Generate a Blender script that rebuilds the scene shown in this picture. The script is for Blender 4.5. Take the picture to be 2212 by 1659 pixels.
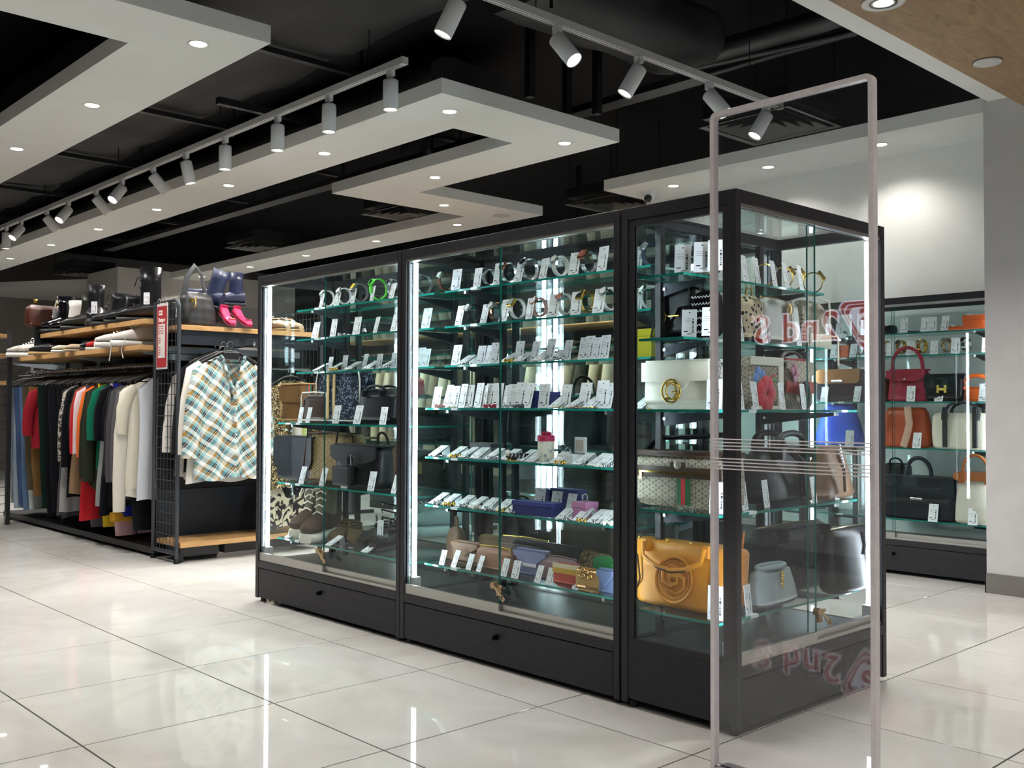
import bpy, math, random
from mathutils import Vector, Matrix
random.seed(7)
for o in list(bpy.data.objects): bpy.data.objects.remove(o)
SC = bpy.context.scene
COL = SC.collection
PI = math.pi

# ---------------------------------------------------------------- camera
F_PX, CX, CY = 2166.76, 1106.0, 829.5
CAM = Vector((-2.4559, -1.6769, 0.95))
RX = Vector((0.7304939, -0.68291163, 0.00321892))
RD = Vector((0.01835007, 0.01491641, -0.99972035))
RF = Vector((0.68267264, 0.73034869, 0.02342783))
cd = bpy.data.cameras.new('camera'); cam = bpy.data.objects.new('camera', cd); COL.objects.link(cam)
m = Matrix.Identity(4)
for i in range(3):
    m[i][0] = RX[i]; m[i][1] = -RD[i]; m[i][2] = -RF[i]; m[i][3] = CAM[i]
cam.matrix_world = m
cd.sensor_fit = 'HORIZONTAL'; cd.sensor_width = 36.0; cd.lens = F_PX / 2212 * 36.0
cd.clip_start = 0.05; cd.clip_end = 80
SC.camera = cam

# ---------------------------------------------------------------- world, exposure, render helpers
w = bpy.data.worlds.new('store_ambient'); SC.world = w; w.use_nodes = True
bg = w.node_tree.nodes['Background']
bg.inputs[0].default_value = (0.96, 0.98, 1.0, 1); bg.inputs[1].default_value = 0.4
vs = SC.view_settings
vs.view_transform = 'Standard'; vs.look = 'None'; vs.exposure = 0.2; vs.gamma = 1.0; vs.use_curve_mapping = False
cy = SC.cycles
cy.use_denoising = True
cy.max_bounces = 8; cy.diffuse_bounces = 3; cy.glossy_bounces = 4; cy.transmission_bounces = 6
cy.transparent_max_bounces = 40
cy.caustics_reflective = False; cy.caustics_refractive = False
cy.sample_clamp_indirect = 4.0
cy.use_light_tree = False; cy.use_adaptive_sampling = True; cy.adaptive_threshold = 0.04; cy.time_limit = 900
DOWN_W, TRACK_W, LED_E = 50.0, 26.0, 22.0

# pixel <-> place: where the line of sight through a photo pixel meets a plane of the place
def ray(u, v): return RX * ((u - CX) / F_PX) + RD * ((v - CY) / F_PX) + RF
def onX(u, v, X): d = ray(u, v); return CAM + d * ((X - CAM.x) / d.x)
def onY(u, v, Y): d = ray(u, v); return CAM + d * ((Y - CAM.y) / d.y)
def onZ(u, v, Z): d = ray(u, v); return CAM + d * ((Z - CAM.z) / d.z)
def topx(p):
    q = Vector(p) - CAM; z = q.dot(RF)
    return (CX + F_PX * q.dot(RX) / z, CY + F_PX * q.dot(RD) / z, z)

# ---------------------------------------------------------------- materials
def lin(h):
    h = h.lstrip('#'); out = []
    for i in (0, 2, 4):
        c = int(h[i:i+2], 16) / 255
        out.append(c / 12.92 if c <= .04045 else ((c + .055) / 1.055) ** 2.4)
    return tuple(out) + (1.0,)
MATS = {}
def nodes(m):
    m.use_nodes = True
    return m.node_tree, m.node_tree.nodes, m.node_tree.links, m.node_tree.nodes['Principled BSDF']
def M(col, rough=.5, metal=0.0, spec=.5, emit=0, coat=0, trans=0):
    key = (col, rough, metal, spec, emit, coat, trans)
    if key in MATS: return MATS[key]
    m = bpy.data.materials.new('mat_%s_%d' % (col.lstrip('#'), len(MATS)))
    nt, nd, lk, b = nodes(m)
    c = lin(col)
    b.inputs['Base Color'].default_value = c
    b.inputs['Roughness'].default_value = rough
    b.inputs['Metallic'].default_value = metal
    b.inputs['Specular IOR Level'].default_value = spec
    if coat: b.inputs['Coat Weight'].default_value = coat
    if trans: b.inputs['Transmission Weight'].default_value = trans
    if emit:
        b.inputs['Emission Color'].default_value = c; b.inputs['Emission Strength'].default_value = emit
    m.diffuse_color = c
    MATS[key] = m
    return m
def newmat(name, rough=.5, spec=.5):
    m = bpy.data.materials.new(name); nt, nd, lk, b = nodes(m)
    b.inputs['Roughness'].default_value = rough; b.inputs['Specular IOR Level'].default_value = spec
    return m, nd, lk, b
def N(nd, t, **kw):
    n = nd.new(t)
    for k, v in kw.items():
        if k.startswith('i'): n.inputs[int(k[1:])].default_value = v
        else: setattr(n, k, v)
    return n
def ramp(nd, stops, interp='LINEAR'):
    r = nd.new('ShaderNodeValToRGB'); r.color_ramp.interpolation = interp
    e = r.color_ramp.elements
    while len(e) < len(stops): e.new(.5)
    for k, (p, c) in enumerate(stops): e[k].position = p; e[k].color = lin(c) if isinstance(c, str) else c
    return r
def math_(nd, lk, op, a, b=None, c=None):
    n = nd.new('ShaderNodeMath'); n.operation = op
    for i, x in enumerate((a, b, c)):
        if x is None: continue
        if isinstance(x, (int, float)): n.inputs[i].default_value = x
        else: lk.new(x, n.inputs[i])
    return n.outputs[0]
def mixc(nd, lk, fac, a, b):
    n = nd.new('ShaderNodeMix'); n.data_type = 'RGBA'
    for idx, x in ((0, fac), (6, a), (7, b)):
        if isinstance(x, (int, float)): n.inputs[idx].default_value = x
        elif isinstance(x, str): n.inputs[idx].default_value = lin(x)
        elif isinstance(x, tuple): n.inputs[idx].default_value = x
        else: lk.new(x, n.inputs[idx])
    return n.outputs[2]
def noisy(name, c1, c2, scale=20, rough=.6, detail=4, bump=0, coord='Object', spec=.4, stretch=(1, 1, 1), lo=.35, hi=.65, bscale=None, metal=0):
    if name in MATS: return MATS[name]
    m, nd, lk, b = newmat(name, rough, spec)
    tc = nd.new('ShaderNodeTexCoord'); mp = nd.new('ShaderNodeMapping'); mp.inputs['Scale'].default_value = stretch
    lk.new(tc.outputs[coord], mp.inputs[0])
    no = nd.new('ShaderNodeTexNoise'); no.inputs['Scale'].default_value = scale; no.inputs['Detail'].default_value = detail
    lk.new(mp.outputs[0], no.inputs['Vector'])
    r = ramp(nd, [(lo, c1), (hi, c2)]); lk.new(no.outputs[0], r.inputs[0]); lk.new(r.outputs[0], b.inputs['Base Color'])
    b.inputs['Metallic'].default_value = metal
    if bump:
        n2 = no
        if bscale:
            n2 = nd.new('ShaderNodeTexNoise'); n2.inputs['Scale'].default_value = bscale; n2.inputs['Detail'].default_value = 3; lk.new(mp.outputs[0], n2.inputs['Vector'])
        bp = nd.new('ShaderNodeBump'); bp.inputs['Strength'].default_value = bump; bp.inputs['Distance'].default_value = .002
        lk.new(n2.outputs[0], bp.inputs['Height']); lk.new(bp.outputs[0], b.inputs['Normal'])
    MATS[name] = m
    return m
def leather(col, dark=None, rough=.42):
    return noisy('leather_' + col.lstrip('#') + (dark or '').lstrip('#'), col, dark or col, 9, rough, 3, .25, bscale=260, spec=.3)
def cloth(col, col2=None, scale=60):
    return noisy('cloth_' + col.lstrip('#') + (col2 or '').lstrip('#'), col, col2 or col, scale, .92, 3, .2, spec=.1, bscale=420)

def thin_glass(name, tint, base=.04, haze=0, hazecol='#c8ccd0'):
    m = bpy.data.materials.new(name); m.use_nodes = True
    nt = m.node_tree; nd = nt.nodes; lk = nt.links; nd.clear()
    out = nd.new('ShaderNodeOutputMaterial')
    tr = nd.new('ShaderNodeBsdfTransparent'); tr.inputs[0].default_value = tint
    gl = nd.new('ShaderNodeBsdfGlossy'); gl.inputs['Roughness'].default_value = 0.0; gl.inputs[0].default_value = (.95, .97, 1, 1)
    lw = nd.new('ShaderNodeLayerWeight'); lw.inputs[0].default_value = .5
    p5 = math_(nd, lk, 'POWER', lw.outputs['Facing'], 5.0)
    fr = math_(nd, lk, 'MULTIPLY_ADD', p5, 1 - base, base)
    mx = nd.new('ShaderNodeMixShader'); lk.new(fr, mx.inputs[0]); lk.new(tr.outputs[0], mx.inputs[1]); lk.new(gl.outputs[0], mx.inputs[2])
    last = mx
    if haze:
        df = nd.new('ShaderNodeBsdfDiffuse'); df.inputs[0].default_value = lin(hazecol)
        tl = nd.new('ShaderNodeBsdfTranslucent'); tl.inputs[0].default_value = lin(hazecol)
        ad = nd.new('ShaderNodeMixShader'); ad.inputs[0].default_value = .5
        lk.new(df.outputs[0], ad.inputs[1]); lk.new(tl.outputs[0], ad.inputs[2])
        tc = nd.new('ShaderNodeTexCoord'); no = nd.new('ShaderNodeTexNoise'); no.inputs['Scale'].default_value = 7; no.inputs['Detail'].default_value = 8; no.inputs['Roughness'].default_value = .75
        lk.new(tc.outputs['Object'], no.inputs['Vector'])
        hz = math_(nd, lk, 'MULTIPLY', no.outputs[0], haze * 2)
        m2 = nd.new('ShaderNodeMixShader'); lk.new(hz, m2.inputs[0]); lk.new(mx.outputs[0], m2.inputs[1]); lk.new(ad.outputs[0], m2.inputs[2]); last = m2
    lk.new(last.outputs[0], out.inputs[0])
    MATS[name] = m
    return m
GLASS = thin_glass('clear_glass', (.955, .985, .98, 1), .03, .0008)
SHELFG = thin_glass('shelf_glass', (.92, .975, .96, 1), .04)
ACRYL = thin_glass('clear_acrylic', (.96, .96, .97, 1), .05, .01)
PLASTIC = thin_glass('clear_plastic', (.93, .94, .95, 1), .07, .03)
GEDGE = M('#1f7f74', .12, 0, .6); GEDGE2 = M('#17564f', .15, 0, .6)
BLACKM = noisy('black_powder_coat', '#232327', '#29292d', 60, .42, 2, .04, spec=.35)
DARKM = M('#1b1d22', .45, 0, .35)
ALU = M('#b9b7b2', .33, .85, .5)
CHROME = M('#d6d8da', .12, 1.0)
GOLD = M('#d8b45c', .2, 1.0)
WHITE = M('#e9e8e4', .6, 0, .3)
BLACKP = M('#111114', .4, 0, .4)
LEDM = M('#eef6ff', .4, 0, .2, LED_E)

# ---------------------------------------------------------------- mesh builder
class MB:
    def __init__(s): s.v = []; s.f = []; s.mi = []; s.sm = []; s.T = Matrix.Identity(4)
    def add(s, vs_, fs, m=0, smooth=False):
        b = len(s.v); s.v += [tuple(s.T @ Vector(p)) for p in vs_]
        for f in fs: s.f.append(tuple(b + i for i in f)); s.mi.append(m); s.sm.append(smooth)
        return s
    def box(s, x0, y0, z0, x1, y1, z1, m=0):
        v = [(x0,y0,z0),(x1,y0,z0),(x1,y1,z0),(x0,y1,z0),(x0,y0,z1),(x1,y0,z1),(x1,y1,z1),(x0,y1,z1)]
        return s.add(v, [(0,3,2,1),(4,5,6,7),(0,1,5,4),(1,2,6,5),(2,3,7,6),(3,0,4,7)], m)
    def bbox(s, x0, y0, z0, x1, y1, z1, r=.004, m=0):
        # box with a chamfered outline seen from every side
        def ring(z, i): return [(x0+i,y0,z),(x1-i,y0,z),(x1,y0+i,z),(x1,y1-i,z),(x1-i,y1,z),(x0+i,y1,z),(x0,y1-i,z),(x0,y0+i,z)]
        def ring2(z): return [(x0+r,y0+r*.4,z),(x1-r,y0+r*.4,z),(x1-r*.4,y0+r,z),(x1-r*.4,y1-r,z),(x1-r,y1-r*.4,z),(x0+r,y1-r*.4,z),(x0+r*.4,y1-r,z),(x0+r*.4,y0+r,z)]
        return s.loft([ring2(z0), ring(z0 + r, r), ring(z1 - r, r), ring2(z1)], m, False)
    def quad(s, a, b, c, d, m=0): return s.add([a, b, c, d], [(0,1,2,3)], m)
    def loft(s, rings, m=0, smooth=True, cap=True, closed=True, loop=False):
        n = len(rings[0]); vs_ = [p for r in rings for p in r]; fs = []
        K = len(rings)
        for k in range(K if loop else K - 1):
            a = k * n; b = ((k + 1) % K) * n
            for i in range(n if closed else n - 1):
                j = (i + 1) % n; fs.append((a+i, a+j, b+j, b+i))
        s.add(vs_, fs, m, smooth)
        if cap and closed and not loop:
            s.add(rings[0], [tuple(reversed(range(n)))], m); s.add(rings[-1], [tuple(range(n))], m)
        return s
    def cyl(s, p0, p1, r0, r1=None, n=12, m=0, smooth=True, cap=True):
        p0 = Vector(p0); p1 = Vector(p1); r1 = r0 if r1 is None else r1
        d = (p1 - p0).normalized(); u = d.orthogonal().normalized(); w_ = d.cross(u)
        R_ = [[tuple(p + (u * math.cos(2*PI*i/n) + w_ * math.sin(2*PI*i/n)) * r) for i in range(n)] for p, r in ((p0, r0), (p1, r1))]
        return s.loft(R_, m, smooth, cap)
    def tube(s, pts, r, n=8, m=0, closed=False, flat=1.0, up=None, rs=None):
        P = [Vector(p) for p in pts]; K = len(P); rings = []; u = None
        for k in range(K):
            if closed: t = P[(k+1) % K] - P[k-1]
            else: t = P[min(k+1, K-1)] - P[max(k-1, 0)]
            t.normalize()
            if up is not None: u = Vector(up) - t * Vector(up).dot(t)
            elif u is None: u = t.orthogonal()
            else: u = u - t * u.dot(t)
            if u.length < 1e-6: u = t.orthogonal()
            u = u.normalized(); w_ = t.cross(u); rr = r if rs is None else rs[k]
            rings.append([tuple(P[k] + u * rr * flat * math.cos(2*PI*i/n) + w_ * rr * math.sin(2*PI*i/n)) for i in range(n)])
        return s.loft(rings, m, True, not closed, True, closed)
    def lathe(s, prof, n=16, c=(0,0,0), m=0, smooth=True, axis='z'):
        rings = []
        for r, h in prof:
            ring = []
            for i in range(n):
                a = 2*PI*i/n; x, y = r*math.cos(a), r*math.sin(a)
                ring.append((c[0]+x, c[1]+y, c[2]+h) if axis == 'z' else ((c[0]+h, c[1]+x, c[2]+y) if axis == 'x' else (c[0]+x, c[1]-h, c[2]+y)))
            rings.append(ring)
        return s.loft(rings, m, smooth)
    def prism(s, pts, y0, y1, m=0, plane='xz', smooth=False):
        f = (lambda p, d: (p[0], d, p[1])) if plane == 'xz' else ((lambda p, d: (p[0], p[1], d)) if plane == 'xy' else (lambda p, d: (d, p[0], p[1])))
        return s.loft([[f(p, y0) for p in pts], [f(p, y1) for p in pts]], m, smooth)
    def ball(s, c, r, n=10, k=6, m=0, sc=(1,1,1)):
        rings = []
        for j in range(k + 1):
            a = -PI/2 + PI * j / k; rr = max(math.cos(a), .02) * r
            rings.append([(c[0]+rr*math.cos(2*PI*i/n)*sc[0], c[1]+rr*math.sin(2*PI*i/n)*sc[1], c[2]+r*math.sin(a)*sc[2]) for i in range(n)])
        return s.loft(rings, m)
    def build(s, name, mats, parent=None, loc=None, rz=None):
        me = bpy.data.meshes.new(name); me.from_pydata(s.v, [], s.f)
        if not isinstance(mats, (list, tuple)): mats = [mats]
        for mm in mats: me.materials.append(mm)
        me.polygons.foreach_set('material_index', s.mi); me.polygons.foreach_set('use_smooth', s.sm); me.update()
        o = bpy.data.objects.new(name, me); COL.objects.link(o)
        if parent is not None: o.parent = parent
        if loc is not None: o.location = loc
        if rz is not None: o.rotation_euler = (0, 0, rz)
        return o
def sring(cx, cy, z, rx, ry, e=2.0, n=20):
    out = []
    for i in range(n):
        a = 2*PI*i/n; c, s_ = math.cos(a), math.sin(a)
        out.append((cx + rx * math.copysign(abs(c) ** (2/e), c), cy + ry * math.copysign(abs(s_) ** (2/e), s_), z))
    return out
def tag(o, label, cat, group=None, kind=None):
    if label: o['label'] = label
    if cat: o['category'] = cat
    if group: o['group'] = group
    if kind: o['kind'] = kind
    return o
def thing(name, label, cat, loc=(0,0,0), rz=0, group=None):
    o = bpy.data.objects.new(name, None); COL.objects.link(o); o.empty_display_size = .05
    o.location = loc; o.rotation_euler = (0, 0, rz)
    return tag(o, label, cat, group)
def struct(o): o['kind'] = 'structure'; return o
def copy_tree(o, parent=None):
    c = o.copy(); COL.objects.link(c); c.parent = parent
    for ch in o.children: copy_tree(ch, c)
    return c
def inst(name, me, parent, loc=(0,0,0), rot=(0,0,0)):
    o = bpy.data.objects.new(name, me); COL.objects.link(o); o.parent = parent; o.location = loc; o.rotation_euler = rot
    return o
ORD = ['first','second','third','fourth','fifth','sixth','seventh','eighth','ninth','tenth','eleventh','twelfth','thirteenth','fourteenth','fifteenth','sixteenth','seventeenth','eighteenth','nineteenth','twentieth']
def ordn(k):
    if k < 20: return ORD[k]
    return ['twenty','thirty','forty','fifty'][(k+1)//10-2] + (('-' + ORD[(k+1)%10-1]) if (k+1)%10 else '') if (k+1)%10 else ['twentieth','thirtieth','fortieth','fiftieth'][(k+1)//10-2]
# ================================================================ THE SETTING
# floor: polished porcelain tiles, 0.6 m grid
def tile_mat():
    m, nd, lk, b = newmat('polished_tile', .022, .5)
    tc = nd.new('ShaderNodeTexCoord'); oi = nd.new('ShaderNodeObjectInfo')
    ge = nd.new('ShaderNodeNewGeometry')
    no = nd.new('ShaderNodeTexNoise'); no.inputs['Scale'].default_value = 1.7; no.inputs['Detail'].default_value = 7; no.inputs['Roughness'].default_value = .62; no.inputs['Distortion'].default_value = 1.2
    lk.new(ge.outputs['Position'], no.inputs['Vector'])
    r = ramp(nd, [(.3, '#c9c6c1'), (.52, '#d6d4d0'), (.75, '#dedcd9')]); lk.new(no.outputs[0], r.inputs[0])
    v = math_(nd, lk, 'MULTIPLY_ADD', oi.outputs['Random'], .05, .97)
    hs = nd.new('ShaderNodeHueSaturation'); lk.new(v, hs.inputs['Value']); lk.new(r.outputs[0], hs.inputs['Color'])
    lk.new(hs.outputs[0], b.inputs['Base Color'])
    bp = nd.new('ShaderNodeBump'); bp.inputs['Strength'].default_value = .006; bp.inputs['Distance'].default_value = .02
    n2 = nd.new('ShaderNodeTexNoise'); n2.inputs['Scale'].default_value = 3.0; n2.inputs['Detail'].default_value = 2
    lk.new(ge.outputs['Position'], n2.inputs['Vector']); lk.new(n2.outputs[0], bp.inputs['Height']); lk.new(bp.outputs[0], b.inputs['Normal'])
    return m
TILE = tile_mat()
floor = struct(MB().box(-10, -7, -.06, 8, 15, -.0015).build('floor', M('#3a3734', .9)))
tm = MB(); g = .0026
tm.loft([[(g,g,-.012),(.6-g,g,-.012),(.6-g,.6-g,-.012),(g,.6-g,-.012)], [(g,g,-.001),(.6-g,g,-.001),(.6-g,.6-g,-.001),(g,.6-g,-.001)], [(g+.001,g+.001,0),(.599-g,g+.001,0),(.599-g,.599-g,0),(g+.001,.599-g,0)]], 0, False)
t0 = tm.build('tile', TILE, floor); tmesh = t0.data
cells = []
for i in range(-16, 13):
    for j in range(-11, 24):
        x, y = -.2 + .6 * i, .009 + .6 * j
        vis = False; dep = 99
        for dx in (0, .3, .6):
            for dy in (0, .3, .6):
                u, v, z = topx((x + dx, y + dy, 0))
                if z > .3 and -20 < u < 2232 and v < 1680: vis = True; dep = min(dep, z)
        cells.append((0 if vis else 1, dep, x, y))
cells.sort(); first = True
st = MB()
for k, (nv, dep, x, y) in enumerate(cells):
    if nv == 0 and k < 290:
        if first: t0.location = (x, y, 0); first = False
        else: inst('tile', tmesh, floor, (x, y, 0))
    else: st.box(x + g, y + g, -.012, x + .6 - g, y + .6 - g, 0)
so = st.build('tile_field', TILE, floor); so['kind'] = 'stuff'

WALLW = noisy('white_paint', '#f9f9f4', '#fbfbf7', 6, .75, 2, 0, spec=.2)
WALLG = noisy('light_grey_paint', '#c6c4c4', '#cbc9c9', 8, .7, 2, 0, spec=.25)
BLK = noisy('black_ceiling_paint', '#08080a', '#111114', 3, .8, 5, .3, spec=.15)
DUCT = noisy('black_duct_wrap', '#222223', '#343435', 2.2, .65, 6, .8, spec=.2, bscale=5)
struct(MB().box(-10, -7, 3.3, 8, 15, 3.4).build('ceiling', BLK))
struct(MB().box(2.906, -5, 0, 3.06, .453, 2.555).build('wall_right', WALLG))
bb = MB().box(2.896, -5, 0, 2.906, .458, .102); bb.box(2.896, .453, 0, 3.06, .459, .102)
struct(bb.build('baseboard_right', M('#8b8783', .22, .6, .5)))
struct(MB().box(3.5, -2, 0, 3.6, 3.2, 2.6).build('wall_back', WALLW))
struct(MB().box(-9.8, 14.2, 0, 8, 14.3, 3.3).build('wall_far', M('#8d8a85', .8)))  # left stretch is unseen, added to keep ambient light out of the case glass
struct(MB().box(6.9, 2, 0, 7.0, 14.2, 3.3).build('wall_side', M('#6b6864', .8)))
struct(MB().box(-9.8, -7, 0, -9.7, 15, 3.3).build('wall_left_added', M('#3c3b3c', .8)))  # unseen wall added to darken what the showcase glass reflects
# white bulkhead strip, wooden drop ceiling
struct(MB().box(-5, .2, 2.555, 3.5, .43, 2.8).build('trim_1', WALLW))
def wood_mat(name, c1, c2, c3, scale=(1, 1, 1), rough=.45, sp=.35):
    m, nd, lk, b = newmat(name, rough, sp)
    tc = nd.new('ShaderNodeTexCoord'); mp = nd.new('ShaderNodeMapping'); mp.inputs['Scale'].default_value = scale; lk.new(tc.outputs['Object'], mp.inputs[0])
    no = nd.new('ShaderNodeTexNoise'); no.inputs['Scale'].default_value = 3; no.inputs['Detail'].default_value = 8; no.inputs['Roughness'].default_value = .65; no.inputs['Distortion'].default_value = 2.0
    lk.new(mp.outputs[0], no.inputs['Vector'])
    r = ramp(nd, [(.3, c1), (.5, c2), (.72, c3)]); lk.new(no.outputs[0], r.inputs[0]); lk.new(r.outputs[0], b.inputs['Base Color'])
    MATS[name] = m
    return m
WOODC = wood_mat('oak_ceiling', '#7b6348', '#937859', '#a68a68', (1.2, 5.5, 1))
WOODS = wood_mat('oak_shelf', '#a37c4d', '#bd9463', '#cda674', (1.0, 9, 9))
woodc = struct(MB().box(-5, -5, 2.45, 3.2, .2, 2.62).build('trim_2', WOODC))

# suspended soffits: zig-zag plasterboard panels at 2.52 m
def soffit(name, poly):
    m_ = MB(); n = len(poly)
    m_.add([(x, y, 2.52) for x, y in poly], [tuple(range(n))], 0)
    m_.add([(x, y, 2.598) for x, y in poly], [tuple(range(n))], 0)
    for i in range(n):
        a, b = poly[i], poly[(i + 1) % n]
        m_.quad((*a, 2.52), (*b, 2.52), (*b, 2.598), (*a, 2.598), 0)
    o = m_.build(name, WALLW); struct(o)
    import bmesh
    bm = bmesh.new(); bm.from_mesh(o.data); bmesh.ops.remove_doubles(bm, verts=bm.verts, dist=1e-5); bmesh.ops.triangulate(bm, faces=bm.faces); bmesh.ops.recalc_face_normals(bm, faces=bm.faces); bm.to_mesh(o.data); bm.free()
    return o
soffit('trim_3', [(-.285, 2.18), (-.285, 10.5), (-.735, 10.5), (-.735, 2.6), (-3.2, 2.6), (-3.2, 2.18)])
soffit('trim_4', [(.681, 2.2), (2.03, 2.2), (2.03, 4.12), (3.30, 4.12), (3.30, 10.2), (2.87, 10.2), (2.87, 4.6), (1.59, 4.6), (1.59, 2.65), (1.13, 2.65), (1.13, 12), (.681, 12)])
soffit('trim_5', [(2.96, .2), (3.5, .2), (3.5, 3.15), (2.96, 3.15)])
# boxed column, far white band and soffit beyond
struct(MB().box(2.21, 10.15, 0, 4.6, 11.1, 2.6).build('wall_column', M('#b5b1ab', .8)))
soffit('trim_6', [(1.9, 12.3), (2.6, 11.2), (2.9, 11.2), (2.9, 13.9), (1.0, 13.9)])

# ---------------------------------------------------------------- lamps
def spot(parent, loc, power, ang, aim=(0,0,-1), rad=.03, col=(1, .96, .9), blend=.7):
    ld = bpy.data.lights.new('lamp_light', 'SPOT'); ld.energy = power; ld.spot_size = math.radians(ang); ld.spot_blend = blend; ld.shadow_soft_size = rad; ld.color = col
    o = bpy.data.objects.new('lamp_light', ld); COL.objects.link(o); o.parent = parent; o.location = loc
    o.rotation_euler = Vector(aim).to_track_quat('-Z', 'Y').to_euler()
    return o
LENS = M('#fff6e6', .4, 0, .3, 7.0)
ring_me = MB().lathe([(.036, -.001), (.044, -.004), (.047, -.002), (.047, .0), (.036, .0)], 24).build('x', M('#f3f2ee', .4)); 
lens_me = MB().lathe([(.001, -.0025), (.034, -.0025), (.036, .0)], 20).build('x', LENS)
ringd, lensd = ring_me.data, lens_me.data
bpy.data.objects.remove(ring_me); bpy.data.objects.remove(lens_me)
def downlight(x, y, z, label, power=None):
    t = thing('recessed_downlight', label, 'downlight', (x, y, z), 0, 'recessed soffit downlights')
    inst('trim_ring', ringd, t, (0, 0, -.0005)); inst('lens', lensd, t, (0, 0, -.0005))
    spot(t, (0, 0, -.02), power or DOWN_W, 140, rad=.035)
for k, y in enumerate((2.4, 3.62, 4.84, 6.06, 7.28)): downlight(-.51, y, 2.52, '%s glowing downlight from the corner of the upper left soffit' % ordn(k), DOWN_W*1.35)
for k, y in enumerate((2.417, 3.632, 4.877, 6.079, 7.303, 8.505, 9.753, 10.95)): downlight(.91, y, 2.52, '%s glowing downlight from the corner along the long soffit arm beside the track' % ordn(k), DOWN_W*1.7)
downlight(1.81, 2.437, 2.52, 'downlight at the right corner of the zigzag soffit', DOWN_W*1.7)
downlight(1.81, 3.663, 2.52, 'downlight in the middle arm of the zigzag soffit', DOWN_W*2)
downlight(2.451, 4.353, 2.52, 'downlight on the short cross arm of the zigzag soffit', DOWN_W*2)
for k, y in enumerate((4.919, 6.112, 7.36, 8.538, 9.724)): downlight(3.06, y, 2.52, '%s downlight from the right on the rear soffit arm above the cases' % ordn(k), DOWN_W*2)
for k, (x, y) in enumerate(((3.19, 1.16), (3.19, 1.93), (3.19, 2.7))): downlight(x, y, 2.52, '%s downlight from the right in the soffit over the back wall' % ordn(k), DOWN_W*.24)
for k, (x, y) in enumerate(((-1.72, 2.39), (-2.93, 2.39))): downlight(x, y, 2.52, '%s added fill downlight from the corner on the near arm of the upper left soffit' % ordn(k))  # unseen lamps added to brighten the floor on the left
for k, (x, y) in enumerate(((-.4, -.1), (-1.6, -.1), (-2.8, -.1), (.4, -1.4), (-1.0, -1.4), (-2.4, -1.4), (-.2, -2.8), (-1.8, -2.8), (1.6, -1.2), (-3.6, -2.0))): downlight(x, y, 2.45, '%s added unseen fill downlight of the wooden ceiling' % ordn(k), DOWN_W*(1.15 if x > 1 else .26))  # no such lamps in view; added as fill for the near floor
spk = thing('ceiling_speaker', 'round grey flush speaker in the zigzag soffit above the middle case', 'speaker', (3.063, 4.362, 2.52))
MB().lathe([(.001, -.003), (.06, -.003), (.066, .0)], 24).build('grille', M('#a8a6a1', .7), spk)
MB().lathe([(.066, -.004), (.073, -.002), (.073, 0), (.066, 0)], 24).build('rim', M('#c9c7c2', .5), spk)
spk2 = thing('ceiling_speaker', 'round grey flush speaker in the far rear soffit above the navy boot', 'speaker', (3.06, 9.1, 2.52))
MB().lathe([(.001, -.003), (.08, -.003), (.086, .0)], 24).build('grille', M('#98968f', .7), spk2)

# big gimbal downlight and blank cover in the wooden ceiling
p = onZ(1908, 5, 2.45); t = thing('gimbal_downlight', 'large white rimmed round downlight in the wooden ceiling', 'downlight', (p.x, p.y, 2.45))
MB().lathe([(.052, -.004), (.07, -.007), (.078, -.004), (.078, 0), (.052, 0)], 28).build('trim_ring', M('#e8e6e2', .4), t)
MB().lathe([(.03, -.001), (.05, -.006), (.053, 0), (.03, 0)], 28).build('gimbal_ring', M('#55524e', .4), t)
MB().lathe([(.001, -.005), (.036, -.004), (.04, 0)], 24).build('lens', M('#fffaf2', .4, 0, .3, 6.0), t); spot(t, (0, 0, -.03), DOWN_W * 1.2, 140)
p = onZ(2133, 133, 2.45); t = thing('blank_cover', 'plain white round cover plate on the wooden ceiling', 'cover plate', (p.x, p.y, 2.45))
MB().lathe([(.001, -.008), (.056, -.008), (.058, -.006), (.058, -.002)], 28).build('plate', M('#d6d5d2', .5), t)
MB().lathe([(.061, -.002), (.061, 0), (.05, 0), (.05, -.002)], 28).build('shadow_gap', M('#2a201a', .8), t)

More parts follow.
